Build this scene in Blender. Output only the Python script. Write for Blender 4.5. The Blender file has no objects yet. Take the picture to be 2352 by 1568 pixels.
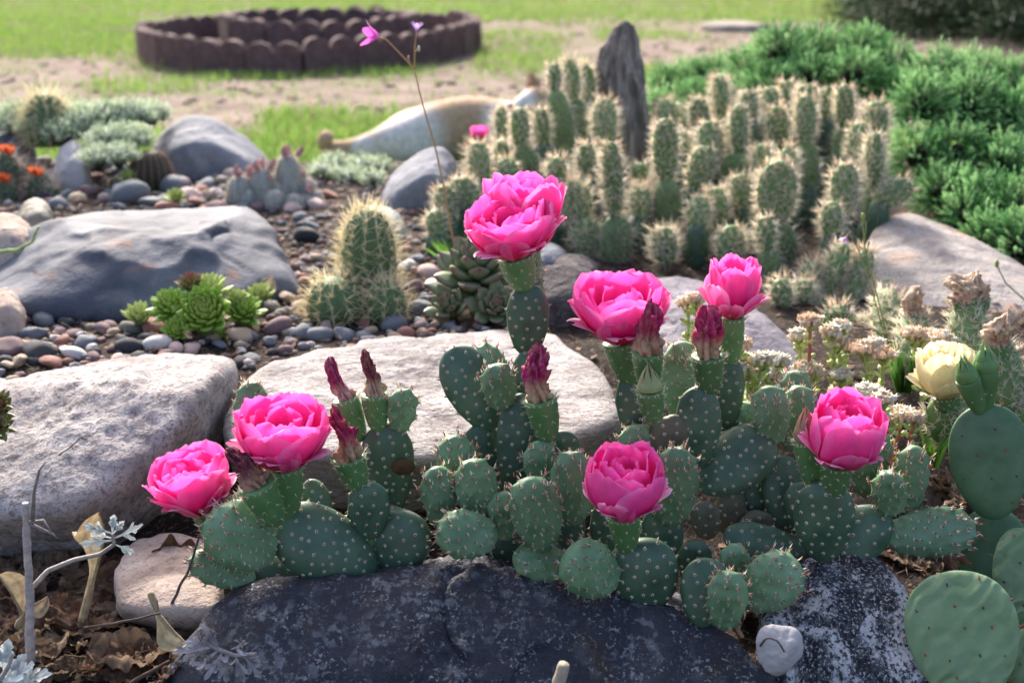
import bpy, bmesh, math, random
import numpy as np
from mathutils import Vector, Matrix

scene = bpy.context.scene
COL = scene.collection
rnd = random.Random(11)
nrs = np.random.RandomState(5)
rad = math.radians

# ------------------------------------------------------------------ camera, sky, sun, exposure
PITCH = 18.5
CAM = np.array([0.0, 0.0, 0.67])
cam_d = bpy.data.cameras.new('camera')
cam_d.sensor_width = 36.0
cam_d.lens = 45.0
cam_d.clip_start = 0.05
cam_d.clip_end = 600.0
cam_d.dof.use_dof = True
cam_d.dof.focus_distance = 1.14
cam_d.dof.aperture_fstop = 6.3
cam_d.dof.aperture_blades = 7
cam = bpy.data.objects.new('camera', cam_d)
cam.location = CAM
cam.rotation_euler = (rad(90 - PITCH), 0, 0)
COL.objects.link(cam)
scene.camera = cam

SUN_EL, SUN_AZ = 35.0, -18.0          # azimuth from +Y (away from the camera), negative = left
world = bpy.data.worlds.new('World')
scene.world = world
world.use_nodes = True
wn = world.node_tree.nodes
bg = wn['Background']
sky = wn.new('ShaderNodeTexSky')
sky.sky_type = 'NISHITA'
sky.sun_disc = False
sky.sun_elevation = rad(SUN_EL)
sky.sun_rotation = rad(SUN_AZ)
sky.air_density = 0.8
sky.dust_density = 6.0
sky.ozone_density = 0.5
world.node_tree.links.new(sky.outputs[0], bg.inputs[0])
bg.inputs[1].default_value = 0.15
sun_d = bpy.data.lights.new('sun', 'SUN')
sun_d.energy = 2.5
sun_d.angle = rad(3.0)
sun_d.color = (1.0, 0.93, 0.84)
sun = bpy.data.objects.new('sun', sun_d)
sv = Vector((math.sin(rad(SUN_AZ)) * math.cos(rad(SUN_EL)), math.cos(rad(SUN_AZ)) * math.cos(rad(SUN_EL)), math.sin(rad(SUN_EL))))
sun.rotation_euler = sv.to_track_quat('Z', 'Y').to_euler()
sun.location = (-2, 4, 6)
COL.objects.link(sun)
scene.view_settings.view_transform = 'Standard'
scene.view_settings.look = 'None'
scene.view_settings.gamma = 1.0
scene.view_settings.use_curve_mapping = False
scene.view_settings.exposure = 1.55
scene.cycles.use_denoising = True
scene.cycles.max_bounces = 8
scene.cycles.transparent_max_bounces = 8

# ------------------------------------------------------------------ pixels (of a 2352 x 1568 photo) to directions
FPX = 2352 * 45.0 / 36.0
_c, _s = math.cos(rad(PITCH)), math.sin(rad(PITCH))
FWD = np.array([0, _c, -_s]); UPV = np.array([0, _s, _c]); RGT = np.array([1.0, 0, 0])

def ray(px, py):
    d = FWD + RGT * ((px - 1176) / FPX) + UPV * ((784 - py) / FPX)
    return d / d[1]

def P(px, py, y):
    return CAM + ray(px, py) * y

def mpp(p):
    return float(np.dot(np.asarray(p) - CAM, FWD)) / FPX

def ss(a, b, x):
    t = np.clip((x - a) / (b - a), 0, 1)
    return t * t * (3 - 2 * t)

# ------------------------------------------------------------------ noise
def _hash(i, j, k):
    n = (i * 374761393 + j * 668265263 + k * 1274126177) & 0xffffffff
    n = ((n ^ (n >> 13)) * 1103515245) & 0xffffffff
    n = ((n ^ (n >> 16)) * 2654435761) & 0xffffffff
    return ((n ^ (n >> 15)) & 0xffff) / 32767.5 - 1.0

def vnoise(p):
    p = np.asarray(p, float)
    i = np.floor(p).astype(np.int64); f = p - i
    f = f * f * f * (f * (f * 6 - 15) + 10)
    r = 0
    for dx in (0, 1):
        wx = f[:, 0] if dx else 1 - f[:, 0]
        for dy in (0, 1):
            wy = f[:, 1] if dy else 1 - f[:, 1]
            for dz in (0, 1):
                wz = f[:, 2] if dz else 1 - f[:, 2]
                r = r + wx * wy * wz * _hash(i[:, 0] + dx, i[:, 1] + dy, i[:, 2] + dz)
    return r

def fbm(p, octv=4, gain=0.5, lac=2.03):
    p = np.asarray(p, float); a = 1.0; r = 0; t = 0
    for o in range(octv):
        r = r + a * vnoise(p + o * 17.3); t += a
        p = p * lac; a *= gain
    return r / t

def gz(x, y):
    x = np.asarray(x, float); y = np.asarray(y, float)
    h = 0.042 + 0.128 * ss(1.15, 1.42, y)
    h = h * (1 - ss(2.65, 3.25, y))
    m = (1 - ss(2.6, 3.4, np.abs(x))) * ss(0.15, 0.7, y)
    q = np.stack([x * 9, y * 9, x * 0 + 3.1], -1).reshape(-1, 3)
    nz = fbm(q, 3).reshape(x.shape) * 0.008
    return (h + nz) * m - 0.03 * (1 - m) - 0.03 * ss(2.9, 3.3, y)

def gz1(x, y):
    return float(gz(np.array([x]), np.array([y]))[0])

def G(px, py, lift=0.0):
    r = ray(px, py)
    ys = np.linspace(0.7, 3.3, 1300)
    z = CAM[2] + r[2] * ys
    g = gz(r[0] * ys, ys) + lift
    k = np.argmax(z < g)
    if z[k] < g[k]:
        y = ys[k]
    else:
        y = (CAM[2] - lift) / -r[2]
    return np.array([r[0] * y, y, CAM[2] + r[2] * y])

# ------------------------------------------------------------------ scene objects
ORG = {}

def setp(o, label=None, cat=None, group=None, kind=None):
    if label: o['label'] = label
    if cat: o['category'] = cat
    if group: o['group'] = group
    if kind: o['kind'] = kind
    return o

def thing(name, label, cat, loc, group=None):
    o = bpy.data.objects.new(name, None)
    o.empty_display_size = 0.02
    o.location = loc
    COL.objects.link(o)
    ORG[o.name] = np.array(loc, float)
    return setp(o, label, cat, group)

class MB:
    def __init__(self):
        self.v = []; self.f = {3: [], 4: []}; self.m = {3: [], 4: []}; self.c = []; self.n = 0
    def add(self, v, tris=None, quads=None, m=0, col=None):
        v = np.asarray(v, float).reshape(-1, 3)
        for k, f in ((3, tris), (4, quads)):
            if f is not None and len(f):
                f = np.asarray(f, np.int64).reshape(-1, k)
                self.f[k].append(f + self.n)
                self.m[k].append(np.full(len(f), m, np.int32) if np.isscalar(m) else np.asarray(m, np.int32))
        self.v.append(v)
        if col is not None:
            col = np.asarray(col, float)
            if col.ndim == 1:
                col = np.repeat(col[None], len(v), 0)
            self.c.append(col)
        else:
            self.c.append(np.ones((len(v), 3)))
        self.n += len(v)
    def mesh(self, name, mats, org, smooth=True, usecol=False):
        V = np.concatenate(self.v) - org
        T = np.concatenate(self.f[3]) if self.f[3] else np.zeros((0, 3), np.int64)
        Q = np.concatenate(self.f[4]) if self.f[4] else np.zeros((0, 4), np.int64)
        mi = np.concatenate([np.concatenate(self.m[k]) if self.m[k] else np.zeros(0, np.int32) for k in (3, 4)])
        me = bpy.data.meshes.new(name)
        me.vertices.add(len(V)); me.vertices.foreach_set('co', V.astype(np.float32).ravel())
        li = np.concatenate([T.ravel(), Q.ravel()]).astype(np.int32)
        me.loops.add(len(li)); me.loops.foreach_set('vertex_index', li)
        ls = np.concatenate([np.arange(len(T)) * 3, len(T) * 3 + np.arange(len(Q)) * 4]).astype(np.int32)
        me.polygons.add(len(ls)); me.polygons.foreach_set('loop_start', ls)
        me.polygons.foreach_set('material_index', mi.astype(np.int32))
        for mt in (mats if isinstance(mats, (list, tuple)) else [mats]):
            me.materials.append(mt)
        me.update(calc_edges=True)
        me.polygons.foreach_set('use_smooth', np.full(len(ls), bool(smooth)))
        if usecol:
            a = me.attributes.new('Col', 'FLOAT_COLOR', 'POINT')
            c = np.concatenate(self.c)
            a.data.foreach_set('color', np.concatenate([c, np.ones((len(c), 1))], 1).astype(np.float32).ravel())
        me.validate(verbose=False)
        return me
    def obj(self, name, mats, parent=None, org=None, smooth=True, usecol=False, kind=None):
        if org is None:
            V = np.concatenate(self.v)
            org = V.mean(0); org[2] = V[:, 2].min()
        org = np.asarray(org, float)
        o = bpy.data.objects.new(name, self.mesh(name, mats, org, smooth, usecol))
        COL.objects.link(o)
        if parent is not None:
            o.parent = parent
            o.location = org - ORG[parent.name]
        else:
            o.location = org
        ORG[o.name] = org
        if kind: o['kind'] = kind
        return o

def shared(name, me, parent, mat4):
    """another object on shared mesh data; mat4 is its world matrix"""
    o = bpy.data.objects.new(name, me)
    COL.objects.link(o)
    ORG[o.name] = np.array(mat4.translation)
    if parent is not None:
        o.parent = parent
        o.matrix_basis = Matrix.Translation(-Vector(ORG[parent.name])) @ mat4
    else:
        o.matrix_basis = mat4
    return o

def gridq(nu, nv, wrapv=False):
    """quads of a nu x nv vertex grid (row-major in u)"""
    nvq = nv if wrapv else nv - 1
    i, j = np.meshgrid(np.arange(nu - 1), np.arange(nvq), indexing='ij')
    j2 = (j + 1) % nv
    return np.stack([i * nv + j, i * nv + j2, (i + 1) * nv + j2, (i + 1) * nv + j], -1).reshape(-1, 4)

def unit(v):
    v = np.asarray(v, float)
    return v / (np.linalg.norm(v, axis=-1, keepdims=True) + 1e-12)

def frame(axis, hint=None):
    """orthonormal (x, y, z=axis); y as near as possible to hint"""
    z = unit(axis)
    h = np.array(hint if hint is not None else (0, -1, 0.3), float)
    y = h - z * np.dot(h, z)
    if np.linalg.norm(y) < 1e-4:
        h = np.array([1.0, 0, 0]); y = h - z * np.dot(h, z)
    y = unit(y)
    x = np.cross(y, z)
    return x, y, z

def rotv(v, ax, ang):
    ax = unit(ax); c, s = math.cos(ang), math.sin(ang)
    return v * c + np.cross(ax, v) * s + ax * np.dot(ax, v) * (1 - c)

_ico = {}
def ico(sub):
    if sub not in _ico:
        bm = bmesh.new()
        bmesh.ops.create_icosphere(bm, subdivisions=sub, radius=1.0)
        bm.verts.index_update()
        V = np.array([v.co[:] for v in bm.verts]); T = np.array([[v.index for v in f.verts] for f in bm.faces])
        bm.free()
        _ico[sub] = (unit(V), T)
    return _ico[sub]

def tube(mb, pts, radii, seg=6, m=0, col=None, cap=True):
    pts = np.asarray(pts, float); n = len(pts)
    radii = np.broadcast_to(np.asarray(radii, float), (n,))
    tg = np.gradient(pts, axis=0); tg = unit(tg)
    x, y, z = frame(tg[0])
    V = []
    for i in range(n):
        x = unit(x - tg[i] * np.dot(x, tg[i])); y = np.cross(tg[i], x)
        a = np.arange(seg) / seg * 2 * math.pi
        V.append(pts[i] + radii[i] * (np.cos(a)[:, None] * x + np.sin(a)[:, None] * y))
    V = np.concatenate(V); q = gridq(n, seg, True)
    t = None
    if cap:
        V = np.concatenate([V, pts[:1], pts[-1:]])
        k = np.arange(seg)
        t = np.concatenate([np.stack([np.full(seg, n * seg), (k + 1) % seg, k], 1),
                            np.stack([np.full(seg, n * seg + 1), (n - 1) * seg + k, (n - 1) * seg + (k + 1) % seg], 1)])
    if col is not None and np.ndim(col) == 2:
        col = np.repeat(np.asarray(col), seg, 0)
        if cap: col = np.concatenate([col, col[:1], col[-1:]])
    mb.add(V, t, q, m, col)

def spines(mb, pos, dirs, length, radius, m=0, bend=None, col=None):
    """3-sided thin cones, all at once"""
    pos = np.asarray(pos, float); d = unit(dirs); n = len(pos)
    if not n: return
    L = np.broadcast_to(np.asarray(length, float), (n,))[:, None]
    r = np.broadcast_to(np.asarray(radius, float), (n,))[:, None]
    h = np.where(np.abs(d[:, 2:3]) > 0.9, np.array([[1.0, 0, 0]]), np.array([[0, 0, 1.0]]))
    x = unit(np.cross(d, h)); y = np.cross(d, x)
    vs = [pos + r * (math.cos(a) * x + math.sin(a) * y) for a in (0, 2.094, 4.189)]
    tip = pos + d * L
    if bend is not None: tip = tip + bend
    V = np.stack(vs + [tip], 1).reshape(-1, 3)
    b = np.arange(n)[:, None] * 4
    T = np.concatenate([np.stack([b[:, 0], b[:, 0] + 1, b[:, 0] + 3], 1), np.stack([b[:, 0] + 1, b[:, 0] + 2, b[:, 0] + 3], 1), np.stack([b[:, 0] + 2, b[:, 0], b[:, 0] + 3], 1)])
    mm = m if np.isscalar(m) else np.tile(np.asarray(m), 3)
    mb.add(V, T, None, mm, None if col is None else np.repeat(np.asarray(col), 4, 0))

# ------------------------------------------------------------------ materials
MATS = {}

class NT:
    def __init__(self, name):
        self.mat = bpy.data.materials.new(name); self.mat.use_nodes = True
        self.t = self.mat.node_tree
        self.b = self.t.nodes['Principled BSDF']; self.out = self.t.nodes['Material Output']
        MATS[name] = self.mat
    def n(self, typ, ins=None, **pr):
        nd = self.t.nodes.new('ShaderNode' + typ)
        for k, v in pr.items(): setattr(nd, k, v)
        for k, v in (ins or {}).items(): self.set(nd, k, v)
        return nd
    def set(self, nd, k, v):
        s = nd.inputs[k]
        if hasattr(v, 'is_output') or hasattr(v, 'links'): self.t.links.new(v, s)
        elif isinstance(v, tuple) and len(v) == 3 and s.type == 'RGBA': s.default_value = (*v, 1)
        else: s.default_value = v
    def obj(self):
        return self.n('TexCoord').outputs['Object']
    def noise(self, vec, scale, detail=4, rough=0.55, dist=0.0):
        return self.n('TexNoise', {'Vector': vec, 'Scale': scale, 'Detail': detail, 'Roughness': rough, 'Distortion': dist}).outputs['Fac']
    def ramp(self, fac, stops, interp='LINEAR'):
        r = self.n('ValToRGB', {'Fac': fac}); r.color_ramp.interpolation = interp
        e = r.color_ramp.elements
        while len(e) < len(stops): e.new(0.5)
        for el, (p, c) in zip(e, stops):
            el.position = p; el.color = (*c, 1) if isinstance(c, tuple) else (c, c, c, 1)
        return r.outputs['Color']
    def mix(self, fac, a, b, mode='MIX'):
        m = self.n('MixRGB', {'Fac': fac, 'Color1': a, 'Color2': b}, blend_type=mode)
        return m.outputs[0]
    def bump(self, h, dist, strength=1.0, normal=None):
        ins = {'Height': h, 'Distance': dist, 'Strength': strength}
        if normal is not None: ins['Normal'] = normal
        return self.n('Bump', ins).outputs[0]
    def surf(self, **k):
        for a, v in k.items(): self.set(self.b, a.replace('_', ' '), v)

def rock_mat(name, stops, scale=14, specks=(), bumps=((60, .004, .6), (260, .0015, .6)), rough=0.8, stretch=None, spec=0.3, patchy=False):
    n = NT(name); v = n.obj()
    if stretch:
        v = n.n('Mapping', {'Vector': v, 'Scale': stretch[0], 'Rotation': stretch[1]}).outputs[0]
    c = n.ramp(n.noise(v, scale, 6, .6, .4), stops)
    for (sc, lo, hi, col, amt) in specks:
        f = n.ramp(n.noise(v, sc, 3, .6), [(lo, 0.0), (hi, amt)])
        if patchy:                                     # lichen and mineral flecks come in patches
            f = n.mix(1.0, f, n.ramp(n.noise(v, max(7, sc / 7.0), 4, .65, .6), [(.44, 0.0), (.60, 1.0)]), 'MULTIPLY')
        c = n.mix(f, c, col)
    nm = None
    for (sc, d, st) in bumps:
        nm = n.bump(n.noise(v, sc, 5, .62), d, st, nm)
    n.surf(Base_Color=c, Roughness=min(.95, rough + .15), Normal=nm, Specular_IOR_Level=spec * .45)
    return n.mat

def col_mat(name, rough=0.5, trans=0.0, var=0.25, spec=0.4, bump=None, vscale=60):
    """colour from the mesh's own pigment attribute, with fine variation; optional see-through-to-light tissue"""
    n = NT(name); v = n.obj()
    a = n.n('Attribute', attribute_name='Col').outputs['Color']
    k = n.ramp(n.noise(v, vscale, 4, .6), [(.3, 1 - var), (.7, 1 + var * .4)])
    c = n.mix(1.0, a, k, 'MULTIPLY')
    n.surf(Base_Color=c, Roughness=rough, Specular_IOR_Level=spec)
    if bump: n.surf(Normal=n.bump(n.noise(v, bump[0], 4, .6), bump[1], bump[2]))
    if trans:
        tr = n.n('BsdfTranslucent', {'Color': c})
        mx = n.n('MixShader', {0: trans})
        n.t.links.new(n.b.outputs[0], mx.inputs[1]); n.t.links.new(tr.outputs[0], mx.inputs[2])
        n.t.links.new(mx.outputs[0], n.out.inputs[0])
    return n.mat

def flat_mat(name, col, rough=0.6, trans=0.0, var=0.2, spec=0.3, vscale=80, bump=None):
    n = NT(name); v = n.obj()
    k = n.ramp(n.noise(v, vscale, 4, .6), [(.3, tuple(x * (1 - var) for x in col)), (.7, tuple(min(1, x * (1 + var)) for x in col))])
    n.surf(Base_Color=k, Roughness=rough, Specular_IOR_Level=spec)
    if bump: n.surf(Normal=n.bump(n.noise(v, bump[0], 4, .6), bump[1], bump[2]))
    if trans:
        tr = n.n('BsdfTranslucent', {'Color': k})
        mx = n.n('MixShader', {0: trans})
        n.t.links.new(n.b.outputs[0], mx.inputs[1]); n.t.links.new(tr.outputs[0], mx.inputs[2])
        n.t.links.new(mx.outputs[0], n.out.inputs[0])
    return n.mat

def pad_mat(name, dark, light, bloom, rough=0.42):
    n = NT(name); v = n.obj()
    oi = n.n('ObjectInfo').outputs['Random']
    c = n.ramp(n.noise(v, 45, 4, .55, .3), [(.3, dark), (.72, light)])
    f = n.ramp(n.noise(v, 22, 3, .5), [(.42, 0.0), (.75, 0.55)])
    c = n.mix(f, c, bloom)
    hs = n.n('HueSaturation', {'Color': c, 'Value': n.ramp(oi, [(0, .82), (1, 1.18)]), 'Hue': n.ramp(n.noise(v, 6, 1), [(.3, .485), (.7, .515)])}).outputs[0]
    # corky flecks
    fl = n.ramp(n.noise(v, 130, 3, .7), [(.72, 0.0), (.78, .6)])
    c2 = n.mix(fl, hs, (.23, .2, .12))
    n.surf(Base_Color=c2, Roughness=rough, Specular_IOR_Level=.45, Normal=n.bump(n.noise(v, 190, 4, .6), .0006, .5))
    n.b.inputs['Subsurface Weight'].default_value = 0.12
    n.b.inputs['Subsurface Radius'].default_value = (.003, .006, .002)
    n.b.inputs['Subsurface Scale'].default_value = 0.6
    return n.mat
# ------------------------------------------------------------------ material library
rock_mat('granite_pale', [(.25, (0.198, 0.176, 0.172)), (.5, (0.350, 0.327, 0.323)), (.75, (0.488, 0.465, 0.459))], 26,
         specks=((150, .52, .62, (.16, .13, .13), .75), (420, .56, .66, (.10, .09, .10), .8), (60, .62, .75, (.33, .24, .20), .5)),
         bumps=((38, .008, .7), (150, .004, .8), (480, .0012, .8)), rough=.75)
rock_mat('granite_banded', [(.25, (0.176, 0.156, 0.149)), (.5, (0.365, 0.340, 0.332)), (.75, (0.526, 0.497, 0.486))], 18,
         specks=((70, .55, .68, (.20, .16, .15), .7), (260, .56, .66, (.11, .10, .10), .8)),
         bumps=((30, .008, .8), (110, .005, .9), (420, .0012, .8)), rough=.75, stretch=((1, 1.4, 3.2), (.0, .12, .0)))
rock_mat('slate_front', [(.28, (0.022, 0.024, 0.038)), (.5, (0.046, 0.046, 0.062)), (.7, (0.082, 0.069, 0.077))], 12,
         specks=((16, .52, .62, (.055, .04, .032), .8), (34, .54, .64, (.10, .105, .12), .6), (95, .52, .62, (.24, .25, .27), .75), (300, .55, .63, (.36, .37, .38), .75)), patchy=True,
         bumps=((26, .010, .9), (90, .006, 1.0), (300, .0018, .9)), rough=.55, spec=.45)
rock_mat('basalt_blue', [(.28, (0.041, 0.047, 0.068)), (.5, (0.078, 0.088, 0.116)), (.72, (0.162, 0.173, 0.205))], 9,
         specks=((14, .62, .70, (.20, .11, .08), .7), (240, .58, .68, (.10, .10, .12), .5)),
         bumps=((20, .006, .6), (160, .0012, .6)), rough=.6, spec=.4)
rock_mat('boulder_grey', [(.28, (0.121, 0.130, 0.157)), (.5, (0.209, 0.220, 0.250)), (.72, (0.324, 0.327, 0.348))], 10,
         specks=((30, .60, .72, (.14, .15, .19), .6),), bumps=((30, .006, .7), (160, .002, .6)), rough=.7)
rock_mat('smooth_grey', [(.3, (.24, .27, .28)), (.7, (.33, .36, .36))], 8, specks=((320, .6, .68, (.15, .16, .17), .5),), bumps=((120, .001, .5),), rough=.6)
rock_mat('lava', [(.3, (.045, .04, .043)), (.55, (.10, .09, .095)), (.75, (.19, .175, .18))], 40,
         specks=((160, .56, .66, (.22, .2, .2), .5),), bumps=((70, .008, 1), (220, .004, 1)), rough=.9)
rock_mat('gneiss_lilac', [(.28, (0.115, 0.108, 0.135)), (.5, (0.203, 0.189, 0.213)), (.7, (0.297, 0.267, 0.284))], 20,
         specks=((90, .54, .64, (.10, .10, .13), .8), (30, .60, .72, (.40, .27, .25), .5), (300, .58, .66, (.07, .07, .09), .7)),
         bumps=((40, .006, .7), (200, .002, .7)), rough=.7)
rock_mat('rock_rusty', [(.28, (0.189, 0.174, 0.174)), (.5, (0.326, 0.297, 0.283)), (.72, (0.464, 0.428, 0.406))], 12,
         specks=((14, .53, .66, (.40, .25, .16), .75), (150, .56, .66, (.15, .13, .13), .6)),
         bumps=((36, .008, .8), (180, .003, .8)), rough=.8)
rock_mat('rock_tan', [(.28, (.26, .21, .18)), (.5, (.38, .31, .27)), (.72, (.48, .42, .38))], 20,
         specks=((120, .56, .66, (.16, .12, .11), .6), (300, .6, .68, (.5, .46, .44), .4)), bumps=((45, .006, .8), (200, .002, .8)), rough=.85)
rock_mat('rock_speckled', [(.38, (0.020, 0.022, 0.028)), (.48, (0.080, 0.084, 0.100)), (.56, (0.400, 0.408, 0.432))], 44,
         specks=((260, .50, .57, (.018, .02, .026), .92), (420, .56, .62, (.6, .61, .63), .55)),
         bumps=((40, .007, .9), (260, .0025, 1)), rough=.7, stretch=((1, 1.0, .45), (0, .5, 0)))
rock_mat('stone_white', [(.3, (0.319, 0.307, 0.319)), (.7, (0.450, 0.435, 0.442))], 14, specks=((60, .68, .74, (.2, .18, .16), .7),), bumps=((60, .002, .7), (300, .0006, .6)), rough=.85)
rock_mat('stone_flat', [(.3, (.22, .195, .175)), (.7, (.31, .275, .25))], 6, bumps=((30, .004, .6),))
PEB = {
 'slate grey': [(.3, (.10, .115, .135)), (.7, (.20, .22, .245))],
 'dark charcoal': [(.3, (.025, .028, .035)), (.7, (.065, .07, .08))],
 'rust red': [(.3, (.22, .10, .075)), (.7, (.36, .19, .15))],
 'white': [(.3, (.45, .43, .42)), (.7, (.62, .60, .59))],
 'tan': [(.3, (.27, .20, .14)), (.7, (.43, .35, .27))],
 'plum': [(.3, (.115, .07, .08)), (.7, (.24, .16, .17))],
 'pale pink': [(.3, (.40, .28, .25)), (.7, (.54, .42, .39))],
 'olive grey': [(.3, (.14, .13, .11)), (.7, (.25, .24, .21))],
}
for k, st in PEB.items():
    rock_mat('pebble_' + k.replace(' ', '_'), st, 55, specks=((400, .6, .68, tuple(x * .5 for x in st[0][1]), .6), (90, .64, .72, tuple(min(.7, x * 1.6) for x in st[1][1]), .5)),
             bumps=((140, .0015, .6), (500, .0004, .6)), rough=.55, spec=.45)

def soil():
    n = NT('soil'); v = n.obj()
    c = n.ramp(n.noise(v, 30, 8, .7), [(.25, (.012, .009, .008)), (.5, (.034, .025, .021)), (.75, (.08, .06, .05))])
    c = n.mix(n.ramp(n.noise(v, 140, 4, .7), [(.55, 0.0), (.66, .8)]), c, (.2, .15, .12))
    nm = n.bump(n.noise(v, 60, 6, .7), .012, 1.0)
    n.surf(Base_Color=c, Roughness=.95, Normal=nm, Specular_IOR_Level=.15)
soil()

def dirt():
    n = NT('lawn_ground'); v = n.obj()
    c = n.ramp(n.noise(v, 5, 8, .68, .4), [(.28, (.12, .09, .075)), (.5, (.25, .195, .17)), (.75, (.36, .295, .262))])
    g = n.ramp(n.noise(v, 2.2, 5, .6, .3), [(.50, 0.0), (.66, .55)])
    c = n.mix(g, c, (.13, .20, .045))
    nm = n.bump(n.noise(v, 12, 7, .7), .05, 1.0)
    n.surf(Base_Color=c, Roughness=.95, Normal=nm, Specular_IOR_Level=.1)
dirt()
col_mat('foliage', .5, .35, .3, .3)
col_mat('needle', .55, .3, .25, .25, vscale=25)
col_mat('succulent', .38, .12, .18, .45, vscale=90)
col_mat('petal', .45, .42, .12, .25, vscale=120, bump=(160, .0006, .3))
col_mat('spine', .5, .6, .1, .3)
col_mat('dryleaf', .75, .18, .45, .15, vscale=110, bump=(220, .0015, .8))
col_mat('twig', .85, 0, .4, .15, vscale=160, bump=(260, .0008, .8))
col_mat('cactus_body', .5, 0, .25, .35, vscale=120)
col_mat('shrivelled', .65, .15, .35, .2, vscale=220, bump=(420, .0008, .7))
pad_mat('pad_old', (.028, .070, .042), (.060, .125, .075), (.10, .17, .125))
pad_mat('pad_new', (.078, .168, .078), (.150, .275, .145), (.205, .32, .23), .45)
pad_mat('pad_tired', (.085, .082, .052), (.15, .145, .095), (.15, .17, .12), .6)
pad_mat('pad_smooth', (.045, .105, .052), (.082, .17, .085), (.10, .19, .13), .5)
pad_mat('pad_wrinkled', (.10, .18, .08), (.165, .26, .135), (.15, .24, .155), .5)
pad_mat('pad_spiny', (.085, .16, .05), (.16, .27, .095), (.16, .23, .12), .6)
pad_mat('fruit', (.058, .150, .048), (.105, .235, .085), (.115, .225, .115), .45)
flat_mat('areole_felt', (.46, .40, .31), .9, 0, .4)
flat_mat('spine_red', (.42, .11, .045), .5, .15, .35)
flat_mat('spine_pale', (.80, .74, .62), .5, .35, .2)
flat_mat('spine_brown', (.13, .055, .03), .6, 0, .3)
flat_mat('edger_clay', (.115, .072, .072), .9, 0, .35, vscale=30, bump=(60, .004, .8))
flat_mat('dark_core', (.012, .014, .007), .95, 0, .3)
flat_mat('bark', (.09, .07, .055), .95, 0, .4, bump=(80, .004, .9))

# ------------------------------------------------------------------ ground
def sheet(name, xs, ys, zf, mat):
    X, Y = np.meshgrid(xs, ys, indexing='ij')
    V = np.stack([X, Y, zf(X, Y)], -1).reshape(-1, 3)
    mb = MB(); mb.add(V, None, gridq(len(xs), len(ys))[:, ::-1])
    return setp(mb.obj(name, mat, org=(0, 0, 0)), kind='structure')

def spaced(lo, hi, fine_lo, fine_hi, nf, nc):
    return np.unique(np.concatenate([np.linspace(lo, fine_lo, nc), np.linspace(fine_lo, fine_hi, nf), np.linspace(fine_hi, hi, nc)]))

def lawn_z(X, Y):
    q = np.stack([X * 2.1, Y * 2.1, X * 0], -1).reshape(-1, 3)
    near = 1 - ss(10, 20, np.hypot(X, Y))
    return fbm(q, 4).reshape(X.shape) * 0.028 * near - 0.012
sheet('lawn_ground', spaced(-260, 260, -7, 7, 180, 12), spaced(-60, 420, 2.2, 12, 180, 12), lawn_z, MATS['lawn_ground'])
sheet('garden_bed', np.linspace(-3.4, 3.4, 240), np.linspace(0.1, 3.3, 140), gz, MATS['soil'])

# grass: dense, uncountable blades on the lawn, thin over the bare bands
def grass():
    N = 260000
    y = 3.05 + (nrs.rand(N) ** 1.35) * 8.2
    x = (nrs.rand(N) - .5) * 2 * (y * 0.46 + .2)
    q = np.stack([x, y, y * 0], 1)
    pxv = 1176 + x / np.hypot(y, .6) * FPX
    zc = (-CAM[2]) / np.hypot(y, .0)
    ang = np.arctan2(CAM[2], y) - rad(PITCH)
    pyv = 784 + np.tan(ang) * FPX
    pat = fbm(q * np.array([1.3, .9, 1]), 4)
    m = np.zeros(N)
    m = np.maximum(m, ss(140, 85, pyv) * ss(420, 300, pxv))                    # left back
    m = np.maximum(m, ss(62, 25, pyv) * .9)                                    # far strip
    m = np.maximum(m, ss(238, 268, pyv) * ss(560, 640, pxv) * ss(1010, 860, pxv))     # green in front of the dog
    m = np.maximum(m, ss(285, 320, pyv) * .8)
    m = np.maximum(m, .75 * ss(140, 150, pyv) * ss(185, 165, pyv) * ss(460, 600, pxv) * ss(1050, 900, pxv))
    m = np.maximum(m, .6 * ss(1060, 1120, pxv) * ss(1330, 1240, pxv) * ss(60, 80, pyv) * ss(190, 150, pyv))
    m = m - .10 * ss(100, 160, pyv) + ss(.15, .5, pat) * .30 + pat * .40
    keep = nrs.rand(N) < np.clip(m, 0.02, 1)
    x, y, pat = x[keep], y[keep], pat[keep]; n = len(x)
    ph = nrs.rand(n) * 6.283; L = .022 + .035 * nrs.rand(n); w = .0022 + .002 * nrs.rand(n)
    base = np.stack([x, y, lawn_z(x, y) - .004], 1)
    d = np.stack([np.cos(ph) * .55, np.sin(ph) * .55, np.ones(n)], 1)
    s = np.stack([-np.sin(ph), np.cos(ph), ph * 0], 1) * w[:, None]
    V = np.stack([base - s, base + s, base + d * L[:, None]], 1).reshape(-1, 3)
    t = nrs.rand(n)[:, None]
    c = np.array([.15, .30, .045]) * (1 - t) + np.array([.31, .46, .11]) * t
    dry = (nrs.rand(n) < .08)[:, None]
    c = np.where(dry, np.array([.38, .30, .16]), c)
    mb = MB(); mb.add(V, np.arange(n * 3).reshape(-1, 3), None, 0, np.repeat(c, 3, 0))
    o = mb.obj('lawn_grass', MATS['foliage'], org=(0, 0, 0), smooth=False, usecol=True)
    setp(o, 'short bright green grass growing in patches on the lawn', 'grass', kind='stuff')
grass()

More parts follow.
